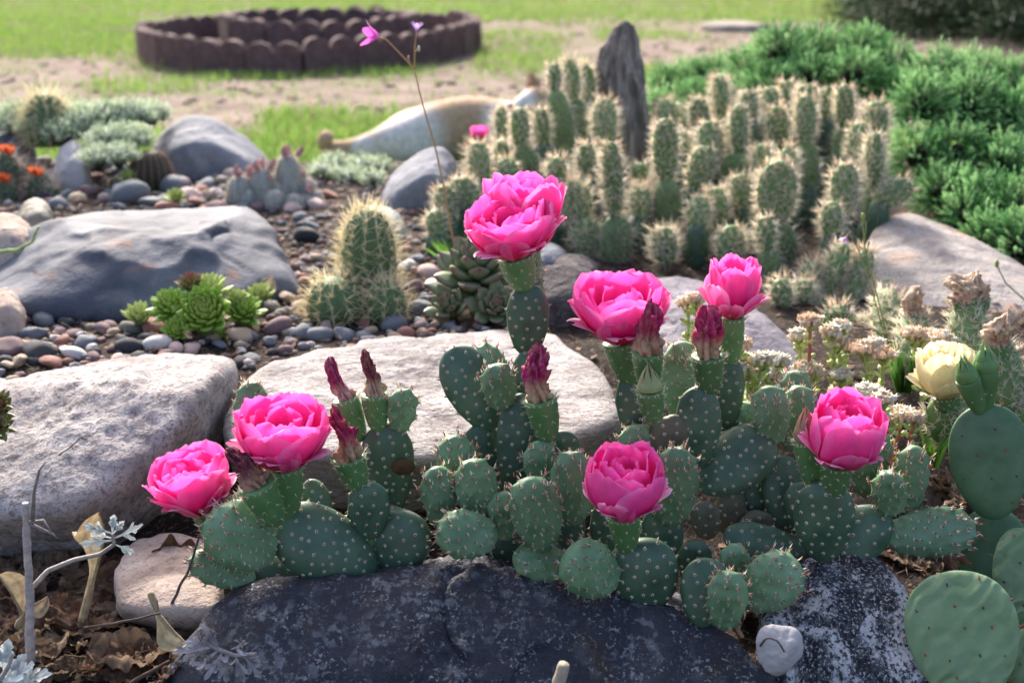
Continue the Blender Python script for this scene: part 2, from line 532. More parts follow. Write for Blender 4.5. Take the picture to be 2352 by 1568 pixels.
def clods():
    """small clods and dead bits on the bare lawn bands"""
    N = 2600
    y = 3.3 + nrs.rand(N) * 5.5; x = (nrs.rand(N) - .5) * 2 * y * .46
    V0, T0 = ico(1); mb = MB()
    r = .004 + .013 * nrs.rand(N) ** 3
    z = lawn_z(x, y)
    V = (V0[None] * r[:, None, None] * (1 + .5 * nrs.rand(N, len(V0), 1)) * np.array([1.3, 1.1, .7])) + np.stack([x, y, z], 1)[:, None]
    T = (T0[None] + (np.arange(N) * len(V0))[:, None, None]).reshape(-1, 3)
    c = np.array([.30, .23, .18])[None] * (.5 + .8 * nrs.rand(N, 1))
    mb.add(V.reshape(-1, 3), T, None, 0, np.repeat(c, len(V0), 0))
    o = mb.obj('soil_clods', MATS['twig'], org=(0, 0, 0), usecol=True)
    setp(o, 'crumbled brown soil clods strewn over the bare lawn', 'soil', kind='stuff')
clods()

# ------------------------------------------------------------------ rocks
def hull_planes(pts):
    bm = bmesh.new()
    for p in pts: bm.verts.new(p)
    bmesh.ops.convex_hull(bm, input=bm.verts)
    bm.normal_update()
    pl = []
    used = set()
    for f in bm.faces:
        for v in f.verts: used.add(v)
    c = np.mean([v.co[:] for v in used], axis=0)
    for f in bm.faces:
        nn = np.array(f.normal[:]); d = float(np.dot(nn, np.array(f.verts[0].co[:]) - c))
        if d < 0: nn, d = -nn, -d
        if d < 1e-5: continue
        for (n2, d2) in pl:
            if np.dot(nn, n2) > .995: break
        else: pl.append((nn, d))
    bm.free()
    return c, np.array([p[0] for p in pl]), np.array([p[1] for p in pl])

def rock(name, label, pts, mat, sub=5, k=16, amp=.008, sc=11, cat='rock', seed=0, fine=.0025, crack=0, group=None, ridge=0):
    c, n, d = hull_planes(pts)
    D, T = ico(sub)
    a = np.maximum(D @ n.T, 0) / d
    t = (a ** k).sum(1) ** (-1.0 / k)
    p = c + D * t[:, None]
    q = p * sc + seed * 7.7
    f = fbm(q, 5, .5)
    h = amp * f + fine * fbm(q * 7, 4, .6)
    if crack:
        g = np.abs(fbm(q * .8 + 31, 3)); h = h - crack * np.exp(-(g / .035) ** 2)
    if ridge: h = h + ridge * (.35 - np.abs(fbm(q * .9 + 57, 4, .45)) * 1.6)
    p = p + D * h[:, None]
    mb = MB(); mb.add(p, T)
    org = c.copy(); org[2] = p[:, 2].min()
    o = mb.obj(name, MATS[mat], org=org)
    return setp(o, label, cat, group)

def PP(*l): return [P(*a) for a in l]
def low(pts, z, shrink=1.0, dy=0.0):
    c = np.mean(pts, axis=0)
    return [np.array([c[0] + (p[0] - c[0]) * shrink, c[1] + (p[1] - c[1]) * shrink + dy, z]) for p in pts]

top = PP((440, 1420, .985), (525, 1333, 1.01), (860, 1308, 1.01), (960, 1294, 1.015), (1140, 1296, 1.015), (1290, 1340, .995), (1560, 1386, .975), (1700, 1450, .955), (1845, 1620, .915),
         (540, 1330, 1.10), (1150, 1270, 1.10), (1600, 1360, 1.08))
bot = PP((340, 1600, .93), (560, 1640, .925), (1150, 1600, .935), (1650, 1640, .91))
rock('rock', 'big dark slate rock with pale lichen flecks under the flowering prickly pears', top + bot + low(top, -.03, 1.0, .02) + low(bot, -.03), 'slate_front', 6, 24, .014, 9, fine=.007, crack=.006, ridge=.014)
top = PP((-60, 880, 1.28), (30, 862, 1.33), (150, 832, 1.40), (350, 815, 1.43), (530, 832, 1.41), (545, 862, 1.34), (490, 930, 1.25), (455, 930, 1.21), (300, 1095, 1.14), (150, 1180, 1.10), (-60, 1190, 1.1))
bot = PP((70, 1270, 1.15), (250, 1262, 1.17), (410, 1165, 1.24), (485, 1040, 1.30), (-60, 1250, 1.15))
rock('rock', 'pale speckled granite rock, its lower side in shade, behind the twigs and dry leaves', top + bot + low(bot, .02, .95, .04) + low(top, .03, .75, .08), 'granite_pale', 6, 22, .010, 13, seed=1, fine=.0035, ridge=.008)
top = PP((545, 858, 1.34), (600, 828, 1.38), (700, 798, 1.42), (870, 772, 1.46), (1010, 758, 1.49), (1260, 740, 1.50), (1370, 795, 1.42), (1440, 890, 1.34),
         (495, 925, 1.28), (487, 1000, 1.24), (530, 1035, 1.21), (960, 1060, 1.17), (1300, 1030, 1.20), (1445, 960, 1.26))
bot = PP((520, 1120, 1.27), (750, 1190, 1.23), (1000, 1180, 1.22), (1440, 1060, 1.29))
rock('rock', 'broad pale banded granite slab behind the pink flowers, tapering to the left', top + bot + low(bot, .02, .95, .04) + low(top, .03, .75, .08), 'granite_banded', 6, 22, .009, 11, seed=2, fine=.0035, ridge=.008)
top = PP((-80, 640, 1.70), (0, 600, 1.74), (120, 482, 1.90), (200, 470, 1.95), (450, 468, 1.97), (620, 480, 1.93), (690, 560, 1.78), (708, 608, 1.70), (300, 575, 1.66), (540, 570, 1.70))
bot = PP((-80, 720, 1.56), (60, 735, 1.56), (250, 748, 1.55), (420, 725, 1.57), (560, 655, 1.64), (705, 625, 1.68))
rock('rock', 'long bluish dark rock with a flat top behind the green rosettes', top + bot + low(top, .12, 1), 'basalt_blue', 6, 14, .018, 6, seed=3, fine=.0018, crack=.006, ridge=.034)
def boulder(label, px0, px1, py0, py1, d, depth, mat, seed, squash=.5, skew=0, k=7, sub=5, amp=.008):
    """rounded boulder filling a pixel box, standing at distance d"""
    y0, y1 = py0, py1; w = px1 - px0; h = y1 - y0; cx = (px0 + px1) / 2
    pts = []
    for fx, fy, dd in ((-.5, .95, 0), (-.46, .55, .3), (-.28, .12, .5), (.0 + skew, 0, .55), (.28, .14, .5), (.46, .5, .3), (.5, .95, 0), (-.3, .6, -.35), (.3, .6, -.35), (0, .42, -.3), (-.3, 1.05, -.5), (.3, 1.05, -.5)):
        pts.append(P(cx + fx * w, y0 + fy * h, d + dd * depth))
    pts += low(pts, min(p[2] for p in pts) - .03, .95)
    return rock('rock' if w > 90 else 'stone', label, pts, mat, sub, k, amp, 12, seed=seed)
def sil_rock(label, outline, d, depth, mat, seed, k=9, amp=.010, front=.45, name='rock', sub=5):
    cx = sum(p[0] for p in outline) / len(outline); ymin = min(p[1] for p in outline); ymax = max(p[1] for p in outline)
    pts = [P(x, y, d + depth * (.35 if y < ymin + .7 * (ymax - ymin) else .0)) for x, y in outline]
    pts += [P(cx + (x - cx) * .72, y + (ymax - y) * front, d - depth * .3) for x, y in outline]
    pts += low(pts, min(p[2] for p in pts) - .03, .95)
    return rock(name, label, pts, mat, sub, k, amp, 12, seed=seed)
sil_rock('rounded blue-grey boulder beside the white flowered ground cover', [(328, 345), (350, 298), (395, 266), (450, 256), (510, 266), (570, 300), (618, 345), (640, 395), (330, 400)], 2.60, .26, 'boulder_grey', 4)
sil_rock('grey rounded rock in front of the sleeping dog', [(862, 445), (895, 392), (940, 348), (1000, 324), (1050, 342), (1075, 400), (1070, 480), (868, 482)], 2.28, .2, 'boulder_grey', 5)
boulder('smooth greenish grey round cobble behind the yellow-spined cactus', 768, 968, 436, 566, 2.02, .15, 'smooth_grey', 6, k=4, amp=.002)
sil_rock('rough dark lava rock behind the granite slab', [(1218, 690), (1232, 612), (1275, 594), (1350, 598), (1398, 640), (1418, 720), (1400, 775), (1230, 775)], 1.58, .12, 'lava', 7, amp=.012)
top = PP((1400, 700, 1.58), (1440, 640, 1.62), (1560, 622, 1.64), (1690, 660, 1.58), (1830, 775, 1.46), (1915, 880, 1.37), (1600, 760, 1.45), (1500, 780, 1.46))
bot = PP((1420, 840, 1.42), (1640, 930, 1.33), (1900, 940, 1.33))
rock('rock', 'lilac grey gneiss rock sloping down behind the small pale sedum flowers', top + bot + low(top, .05), 'gneiss_lilac', 6, 14, .006, 12, seed=8)
top = PP((1975, 560, 1.86), (2020, 490, 1.95), (2090, 468, 1.98), (2200, 520, 1.92), (2330, 600, 1.80), (2440, 640, 1.76), (2240, 620, 1.70), (2050, 610, 1.74))
bot = PP((1985, 690, 1.66), (2130, 745, 1.60), (2330, 760, 1.58), (2450, 740, 1.6))
rock('rock', 'rust-stained grey rock under the edge of the juniper', top + bot + low(top, .1), 'rock_rusty', 6, 13, .008, 11, seed=9)
top = PP((255, 1300, 1.08), (300, 1225, 1.13), (400, 1205, 1.15), (500, 1240, 1.13), (520, 1330, 1.06), (400, 1330, 1.04))
rock('rock', 'brownish rock half buried in dry leaves', top + PP((270, 1400, 1.02), (500, 1420, 1.0)) + low(top, .02), 'rock_tan', 5, 13, .006, 16, seed=10)
top = PP((1740, 1350, 1.0), (1820, 1275, 1.03), (2000, 1245, 1.05), (2085, 1330, 1.0), (2115, 1400, .975), (1800, 1400, .975), (1960, 1350, .99))
rock('rock', 'black and white speckled rock beneath the trailing pads', top + PP((1800, 1600, .92), (2140, 1600, .91), (2000, 1620, .915), (1745, 1480, .945)) + low(top, .0), 'rock_speckled', 6, 16, .008, 15, seed=11)
c_ = P(1790, 1490, .908); top = [c_ + v_ * np.array([.0225, .020, .0255]) * (1 + .05 * math.sin(i_ * 2.3)) for i_, v_ in enumerate(ico(2)[0][::2])]
rock('stone', 'small round whitish stone wedged between the dark rocks', top, 'stone_white', 5, 14, .004, 30, seed=12, fine=.0012, cat='stone')
boulder('pinkish tan rock with a flat top beside the long dark rock', -70, 96, 478, 590, 1.80, .12, 'rock_tan', 13, k=11)
boulder('rough brown rock standing at the end of the long dark rock', -60, 70, 638, 760, 1.55, .08, 'rock_tan', 14, k=9, amp=.01)
boulder('olive grey oblong cobble behind the pinkish tan rock', 28, 134, 438, 532, 1.96, .09, 'pebble_olive_grey', 15, k=7, amp=.003)
boulder('pale blue-white stone under the white flowered ground cover', 118, 212, 318, 412, 2.42, .08, 'stone_white', 16, k=12)
boulder('dark slate rock under the grey-green ground cover', -60, 92, 270, 350, 2.6, .12, 'basalt_blue', 17, k=9)
boulder('small dark stone among the second patch of white flowers', 752, 818, 374, 428, 2.55, .05, 'basalt_blue', 18, k=7)
boulder('dark rock in shade under the spiny cactus clump', 1255, 1395, 575, 640, 1.78, .12, 'lava', 19, k=9)
boulder('dark grey stone behind the tallest flower stalk', 1190, 1330, 545, 620, 1.86, .1, 'boulder_grey', 26, k=6)
rock('stone', 'pale flat stone lying far out on the lawn', [np.array([x, y, z]) for x, y in ((1.15, 8.1), (1.25, 7.9), (1.45, 7.85), (1.6, 8.05), (1.5, 8.3), (1.25, 8.3)) for z in (-.05, .03)], 'stone_flat', 4, 12, .02, 3, cat='stone')

# ------------------------------------------------------------------ pebbles
PEBV = []
D3, T3 = ico(3)
for i in range(12):
    s = np.array([1, .62 + .3 * rnd.random(), .42 + .3 * rnd.random()])
    v = D3.copy()
    n = 5 + i % 5
    if i % 3:                                  # broken stones: a few flat faces
        pn = unit(nrs.randn(9, 3)); pd = .62 + .3 * nrs.rand(9)
        a = np.maximum(v @ pn.T, 0) / pd
        v = v * np.minimum(1, (np.maximum(a, 1e-6) ** 14).sum(1) ** (-1 / 14.0))[:, None]
    v = v * (1 + .10 * fbm(v * 1.7 + i * 9, 3))[:, None] * s
    v = v / np.abs(v).max()
    PEBV.append(v)
PEBM = {}
def pebble(pos, r, colour, label, group, var=None, rot=None, flat=1.0):
    var = rnd.randrange(12) if var is None else var
    key = (var, colour)
    if key not in PEBM:
        mb = MB(); mb.add(PEBV[var], T3)
        PEBM[key] = mb.mesh('pebble', MATS['pebble_' + colour.replace(' ', '_')], np.zeros(3))
    M4 = Matrix.Translation(Vector(pos)) @ Matrix.Rotation(rnd.random() * 6.28 if rot is None else rot, 4, 'Z') @ Matrix.Rotation(rnd.uniform(-.5, .5), 4, 'X') @ Matrix.Rotation(rnd.uniform(-.35, .35), 4, 'Y') @ Matrix.Diagonal((r, r, r * flat, 1))
    o = shared('pebble', PEBM[key], None, M4)
    return setp(o, label, 'pebble', group)

placed = []
def zone_name(px, py):
    if py < 485: return 'between the long dark rock and the boulder'
    if px < 640 and py > 640: return 'in front of the long dark rock'
    return 'near the yellow-spined cactus'
def gravel_peb(px, py, wpx, colour, special=None, var=None, rot=None, lift=.25):
    p = G(px, py + wpx * .12)
    r = wpx * mpp(p) * .53
    p = p + np.array([0, 0, r * lift])
    placed.append((p[0], p[1], r))
    z = zone_name(px, py)
    lab = special or ('%s pebble in the gravel %s' % (colour, z))
    pebble(p, r, colour, lab, None if special else '%s pebbles %s' % (colour, z), var, rot)

hand = [  # px, py, width, colour, special label
 (100, 735, 62, 'slate grey', None), (150, 740, 52, 'dark charcoal', None), (45, 745, 40, 'slate grey', None), (42, 758, 36, 'rust red', None),
 (30, 800, 85, 'plum', None), (78, 768, 62, 'slate grey', None), (95, 812, 85, 'dark charcoal', None), (168, 812, 78, 'white', 'white oval pebble in front of the long dark rock'),
 (120, 832, 62, 'rust red', 'flat rust red oval pebble touching the pale granite'), (158, 830, 30, 'rust red', None), (142, 785, 48, 'rust red', None), (195, 785, 56, 'slate grey', None),
 (238, 755, 56, 'plum', None), (185, 770, 34, 'white', None), (262, 765, 38, 'tan', None), (300, 755, 52, 'olive grey', 'round olive grey pebble left of the green rosettes'),
 (353, 752, 62, 'rust red', 'round reddish brown pebble touching the green rosettes'), (296, 797, 66, 'dark charcoal', None), (362, 790, 70, 'white', 'chalky white pebble below the small green rosette'),
 (405, 800, 40, 'pale pink', None), (440, 800, 46, 'pale pink', None), (475, 785, 36, 'dark charcoal', None), (505, 792, 42, 'slate grey', None),
 (555, 773, 90, 'tan', 'blocky orange-brown stone right of the green rosettes'), (553, 832, 46, 'dark charcoal', 'dark pebble in the gap between the two pale granite rocks'),
 (625, 710, 52, 'olive grey', None), (640, 750, 66, 'plum', None), (620, 785, 34, 'slate grey', None), (670, 762, 34, 'white', None), (700, 765, 50, 'slate grey', None), (735, 770, 66, 'slate grey', None),
 (790, 768, 60, 'slate grey', None), (850, 760, 36, 'tan', None), (906, 745, 74, 'slate grey', 'large speckled grey pebble at the foot of the houseleek'), (963, 707, 72, 'slate grey', 'smooth grey pebble between cactus and houseleek'),
 (945, 660, 66, 'plum', 'brown plum stone beside the yellow-spined cactus'), (1030, 750, 40, 'slate grey', None), (1000, 745, 42, 'tan', None), (960, 748, 42, 'pale pink', None),
 (985, 690, 46, 'slate grey', None), (1000, 655, 50, 'white', None), (935, 610, 46, 'white', None), (960, 595, 40, 'slate grey', None), (985, 625, 60, 'pale pink', None), (900, 590, 36, 'pale pink', None),
 (45, 830, 50, 'tan', None), (20, 838, 40, 'tan', None), (10, 880, 40, 'white', None), (30, 875, 34, 'tan', None), (75, 830, 36, 'dark charcoal', None),
 (230, 385, 58, 'olive grey', None), (105, 455, 52, 'dark charcoal', None), (150, 450, 46, 'slate grey', None), (200, 440, 72, 'plum', 'broken plum red stone left of the little ribbed barrel cactus'),
 (165, 412, 58, 'olive grey', None), (215, 410, 60, 'rust red', None), (300, 448, 108, 'slate grey', 'long flat grey cobble below the barrel cactus'), (245, 455, 40, 'pale pink', None),
 (400, 430, 82, 'slate grey', None), (470, 425, 58, 'slate grey', None), (440, 450, 60, 'pale pink', None), (495, 440, 40, 'white', None), (120, 420, 50, 'white', None), (140, 385, 60, 'plum', None),
 (275, 395, 40, 'slate grey', None), (430, 400, 46, 'slate grey', None), (515, 455, 40, 'plum', None), (350, 465, 60, 'slate grey', None), (730, 470, 50, 'pale pink', None), (705, 545, 58, 'dark charcoal', None), (715, 520, 52, 'slate grey', None),
 (560, 465, 40, 'slate grey', None), (690, 500, 44, 'slate grey', None), (600, 650, 46, 'slate grey', None), (650, 660, 60, 'pale pink', None), (660, 685, 50, 'tan', None), (690, 700, 40, 'pale pink', None),
]
for h in hand: gravel_peb(*h)
cols = ['slate grey'] * 4 + ['dark charcoal'] * 3 + ['rust red'] * 4 + ['white'] * 2 + ['tan'] * 2 + ['plum'] * 4 + ['pale pink'] * 3 + ['olive grey'] * 2
ROSETTE_ZONE = (285, 640, 650, 770)
def scatter(poly, count, wlo, whi):
    xs = [p[0] for p in poly]; ys = [p[1] for p in poly]; n = 0; tries = 0
    while n < count and tries < 6000:
        tries += 1
        px = rnd.uniform(min(xs), max(xs)); py = rnd.uniform(min(ys), max(ys))
        ins = False; j = len(poly) - 1
        for i in range(len(poly)):
            if (ys[i] > py) != (ys[j] > py) and px < (xs[j] - xs[i]) * (py - ys[i]) / (ys[j] - ys[i]) + xs[i]: ins = not ins
            j = i
        if not ins: continue
        w = rnd.uniform(wlo, whi); p = G(px, py); r = w * mpp(p) * .5
        if any((p[0] - q[0]) ** 2 + (p[1] - q[1]) ** 2 < (.62 * (r + q[2])) ** 2 for q in placed): continue
        gravel_peb(px, py, w, rnd.choice(cols)); n += 1
scatter([(0, 735), (280, 745), (620, 760), (1060, 745), (1060, 770), (700, 800), (560, 850), (300, 825), (0, 870)], 62, 22, 48)
scatter([(600, 600), (1010, 560), (1060, 760), (640, 790), (560, 700)], 66, 22, 50)
scatter([(80, 370), (330, 380), (560, 400), (760, 440), (760, 560), (700, 480), (120, 480)], 66, 24, 58)
scatter([(-60, 430), (40, 400), (130, 470), (0, 520)], 6, 30, 50)

def fine_gravel():
    N = 3600; V0, T0 = ico(1); mb = MB()
    x = nrs.uniform(-1.1, -.02, N); y = nrs.uniform(1.36, 2.55, N); z = gz(x, y)
    r = .0025 + .0045 * nrs.rand(N) ** 2
    V = V0[None] * r[:, None, None] * np.array([1.3, 1, .8]) * (1 + .5 * nrs.rand(N, len(V0), 1)) + np.stack([x, y, z + r * .3], 1)[:, None]
    T = (T0[None] + (np.arange(N) * len(V0))[:, None, None]).reshape(-1, 3)
    pal = np.array([[.15, .16, .18], [.3, .2, .16], [.4, .37, .35], [.06, .06, .07], [.2, .13, .12], [.3, .25, .19]])
    mb.add(V.reshape(-1, 3), T, None, 0, np.repeat(pal[nrs.randint(0, 6, N)], len(V0), 0))
    setp(mb.obj('fine_gravel', MATS['twig'], org=(0, 0, 0), usecol=True), 'fine mixed gravel between the pebbles of the bed', 'gravel', kind='stuff')
fine_gravel()

# ------------------------------------------------------------------ ring of scalloped edging bricks on the lawn
def edger_mesh():
    mb = MB(); L = .235; th = .055; H = .105; ns = 2; seg = 12
    xs = []; zs = []
    for s in range(ns):
        for i in range(seg + (1 if s == ns - 1 else 0)):
            a = i / seg; xs.append(-L / 2 + L / ns * (s + a)); zs.append(H + .05 * math.sqrt(max(0.0, 1 - (2 * a - 1) ** 2)) ** 1.0)
    xs = np.array(xs); zs = np.array(zs); n = len(xs); b = .007
    rows = [(-th / 2, 'b', 0), (-th / 2, 't', -b), (-th / 2 + b, 't', 0), (th / 2 - b, 't', 0), (th / 2, 't', -b), (th / 2, 'b', 0)]
    V = np.concatenate([np.stack([xs * (.994), np.full(n, y), (zs + dz if k == 't' else np.full(n, -.03))], 1) for y, k, dz in rows])
    mb.add(V, None, gridq(6, n))
    for e in (0, n - 1):
        c = [r * n + e for r in range(6)]
        mb.f[4].append(np.array([[c[0], c[1], c[4], c[5]], [c[1], c[2], c[3], c[4]]] if e == 0 else [[c[5], c[4], c[1], c[0]], [c[4], c[3], c[2], c[1]]])); mb.m[4].append(np.zeros(2, np.int32))
    return mb.mesh('edging_brick', MATS['edger_clay'], np.zeros(3), smooth=False)
EM = edger_mesh()
def ring(cx, cy, a, b, tilt, label, group, zoff=0.0):
    N = 400; t = np.arange(N) / N * 2 * math.pi
    X = a * np.cos(t); Y = b * np.sin(t)
    x = cx + X * math.cos(tilt) - Y * math.sin(tilt); y = cy + X * math.sin(tilt) + Y * math.cos(tilt)
    s = np.concatenate([[0], np.cumsum(np.hypot(np.diff(np.append(x, x[0])), np.diff(np.append(y, y[0]))))])
    cnt = int(s[-1] / .24)
    for i in range(cnt):
        u = (i + .5) * s[-1] / cnt; k = min(N - 1, int(np.searchsorted(s, u)) - 1); k2 = (k + 1) % N
        ang = math.atan2(y[k2] - y[k], x[k2] - x[k])
        M4 = Matrix.Translation((x[k], y[k], float(lawn_z(np.array([x[k]]), np.array([y[k]]))[0]) + zoff)) @ Matrix.Rotation(ang + rnd.uniform(-.04, .04), 4, 'Z') @ Matrix.Rotation(rnd.uniform(-.05, .05), 4, 'X') @ Matrix.Diagonal(((s[-1] / cnt + .004) / .235, 1, rnd.uniform(.95, 1.05), 1))
        setp(shared('edging_brick', EM, None, M4), label, 'brick', group)
ring(-1.02, 6.80, .80, .98, rad(-20), 'brown scalloped edging brick of the outer ring on the lawn', 'outer ring of edging bricks')
ring(-1.0, 6.88, .46, .52, rad(-20), 'brown scalloped edging brick of the inner ring, set higher', 'inner ring of edging bricks', .03)
mb = MB()
D, T = ico(4); v = D * np.array([.68, .84, .09]); v = v + D * (fbm(D * 5, 4) * .02)[:, None]
mb.add(v + np.array([-1.02, 6.8, -.02]), T)
setp(mb.obj('planting_soil', MATS['soil'], org=(-1.02, 6.8, -.05)), kind='structure')

# ------------------------------------------------------------------ junipers and the dark conifers
def needles(mb, pos, dirs, length, nlen, M, cols, wid=.0016):
    """sprigs: M needles fanned along each sprig axis"""
    n = len(pos); d = unit(dirs)
    h = np.where(np.abs(d[:, 2:3]) > .9, np.array([[1.0, 0, 0]]), np.array([[0, 0, 1.0]]))
    x = unit(np.cross(d, h)); y = np.cross(d, x)
    s = (np.arange(M) + .5) / M
    a = np.arange(M) * 2.4 + nrs.rand(n, 1) * 6.28
    o = np.cos(a)[..., None] * x[:, None] + np.sin(a)[..., None] * y[:, None]
    b = pos[:, None] + d[:, None] * (s[None, :, None] * length[:, None, None])
    nd = unit(o * .75 + d[:, None] * 1.0 + nrs.randn(n, M, 3) * .12)
    tip = b + nd * (nlen * (1.1 - .5 * s))[None, :, None]
    w = np.cross(nd, o); w = unit(w) * wid
    V = np.stack([b - w, b + w, tip], 2).reshape(-1, 3)
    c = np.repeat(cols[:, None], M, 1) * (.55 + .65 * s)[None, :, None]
    c = np.repeat(c.reshape(-1, 3), 3, 0)
    mb.add(V, np.arange(n * M * 3).reshape(-1, 3), None, 0, c)

def juniper(label, lobes, dens=760, M=16, c0=(.075, .24, .07), c1=(.38, .64, .27), sl=.028):
    cs = [P(a, b, d) for a, b, d, r in lobes]
    base = np.mean(cs, 0); base[2] = gz1(base[0], base[1])
    t = thing('juniper_shrub', label, 'shrub', base)
    fol = MB(); core = MB(); wood = MB()
    for (a, b, d, r), c in zip(lobes, cs):
        R = r * .93 * mpp(c)
        root = np.array([base[0] * .5 + c[0] * .5, base[1] * .5 + c[1] * .5, gz1(base[0], base[1]) + .01])
        tube(wood, [root, root * .4 + c * .6 + np.array([0, 0, -.02]), c], [.011, .008, .004], 6)
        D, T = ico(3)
        core.add(c + D * (R * .40 * (1 + .2 * fbm(D * 3 + a, 3)))[:, None], T)  # solid near-black ball fills each lobe and blocks the view through it
        N = int(dens * (R / .075) ** 2)
        u = unit(nrs.randn(N, 3)); u = u[u[:, 2] > -.75]
        rr = R * (.42 + .40 * nrs.rand(len(u)) ** .6) * (1 + .42 * fbm(u * 2.6 + a * .01 + b, 3))
        pos = c + u * rr[:, None]
        dr = unit(u + np.array([0, -.05, .28]) + nrs.randn(len(u), 3) * .22)
        mixv = np.clip(.45 + .9 * fbm(pos * 28, 2) + .25 * nrs.randn(len(u)), 0, 1)[:, None]
        col = np.array(c0) * (1 - mixv) + np.array(c1) * mixv
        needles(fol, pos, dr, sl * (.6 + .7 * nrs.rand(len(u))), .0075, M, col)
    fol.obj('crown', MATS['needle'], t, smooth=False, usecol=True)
    core.obj('inner_core', MATS['dark_core'], t, kind='stuff')
    wood.obj('trunk', MATS['bark'], t)
    return t
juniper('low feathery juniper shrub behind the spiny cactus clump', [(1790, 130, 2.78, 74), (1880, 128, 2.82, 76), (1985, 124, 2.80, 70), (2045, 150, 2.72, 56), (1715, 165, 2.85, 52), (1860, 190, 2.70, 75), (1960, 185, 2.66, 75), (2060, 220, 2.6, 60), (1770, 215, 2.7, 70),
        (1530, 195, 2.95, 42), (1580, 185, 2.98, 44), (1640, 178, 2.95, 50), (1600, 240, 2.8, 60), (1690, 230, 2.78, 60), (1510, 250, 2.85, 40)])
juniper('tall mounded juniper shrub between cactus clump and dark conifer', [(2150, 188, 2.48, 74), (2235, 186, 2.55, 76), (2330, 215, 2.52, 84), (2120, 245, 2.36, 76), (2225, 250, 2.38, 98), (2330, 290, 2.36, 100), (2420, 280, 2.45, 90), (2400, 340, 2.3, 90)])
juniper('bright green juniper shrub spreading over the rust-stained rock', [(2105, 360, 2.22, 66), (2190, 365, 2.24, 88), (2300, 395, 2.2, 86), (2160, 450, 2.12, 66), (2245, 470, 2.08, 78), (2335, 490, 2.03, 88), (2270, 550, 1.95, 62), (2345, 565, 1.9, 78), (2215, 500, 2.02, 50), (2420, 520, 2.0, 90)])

def conifer(label, x, y, H, R, seed):
    t = thing('conifer_tree', label, 'tree', (x, y, -.02), 'dark conifers at the lawn edge')
    w = MB(); tube(w, [(x, y, -.05), (x + .02, y, H * .5), (x, y + .03, H * .98)], [.11, .06, .01], 10)
    w.obj('trunk', MATS['bark'], t)
    f = MB(); br = MB()
    nb = 90; ns = 34
    for i in range(nb + ns):
        u = (i + .5) / nb; a = i * 2.399 + seed
        z = .12 + u * (H - .2)
        if i >= nb: u = 0.02; z = .10 + .3 * rnd.random()          # skirt of low boughs
        L = R * (1 - u) ** .75 * rnd.uniform(.8, 1.1) + .1
        e = np.array([x + math.cos(a) * L, y + math.sin(a) * L, z - .18 * L + .05])
        s0 = np.array([x, y, z]); m = (s0 + e) / 2 + np.array([0, 0, .05])
        tube(br, [s0, m, e], [.018, .012, .004], 5)
        n = int(90 + 150 * L)
        q = nrs.rand(n) ** .7; pos = s0 + (e - s0) * q[:, None] + nrs.randn(n, 3) * np.array([.12, .12, .06]) * (1 - .3 * q[:, None])
        pos[:, 2] = np.maximum(pos[:, 2], .03)
        dr = unit((e - s0) * .8 + nrs.randn(n, 3) * .4)
        col = np.array([.018, .045, .018]) * (.6 + .9 * nrs.rand(n, 1))
        needles(f, pos, dr, .12 + .1 * nrs.rand(n), .035, 9, col, .0045)
    f.obj('crown', MATS['needle'], t, smooth=False, usecol=True)
    br.obj('branches', MATS['bark'], t)
for i, (x, y, H, R) in enumerate([(3.35, 8.0, 3.4, 1.25), (4.5, 7.0, 3.0, 1.3), (5.0, 9.2, 4.0, 1.6), (3.9, 9.6, 3.6, 1.2)]):
    conifer('dark shaded conifer growing at the edge of the lawn', x, y, H, R, i)
# ------------------------------------------------------------------ prickly pear pads
def pad_shape(B, T, W, th, roll, nr=26, ns=34, egg=.16, sq=.92, bow=0.0):
    ax = T - B; L = np.linalg.norm(ax); ax = ax / L
    mid = (B + T) / 2
    x, y, z = frame(ax, CAM - mid)                # y faces the camera side
    x, y = x * math.cos(roll) + y * math.sin(roll), y * math.cos(roll) - x * math.sin(roll)
    ph = np.linspace(0.0, math.pi, nr)
    def prof(p):
        s = (1 - np.cos(p)) / 2
        f = np.sin(p) ** sq * (1 - egg * np.cos(p))
        return s, f
    fm = prof(np.linspace(0, math.pi, 200))[1].max()
    def surf(p, a):
        s, f = prof(p); f = f / fm
        hw = W / 2 * f; ht = th / 2 * np.maximum(f, 0) ** .75
        c = B + ax * (s * L)[..., None] + y * (bow * L * 4 * s * (1 - s))[..., None]
        return c + x * (hw * np.cos(a))[..., None] + y * (ht * np.sin(a))[..., None]
    A = np.arange(ns) / ns * 2 * math.pi
    V = surf(np.repeat(ph, ns), np.tile(A, nr))
    # areole lattice
    return V, gridq(nr, ns, True), surf, (L, W, th), (x, y, ax), (ph, A)

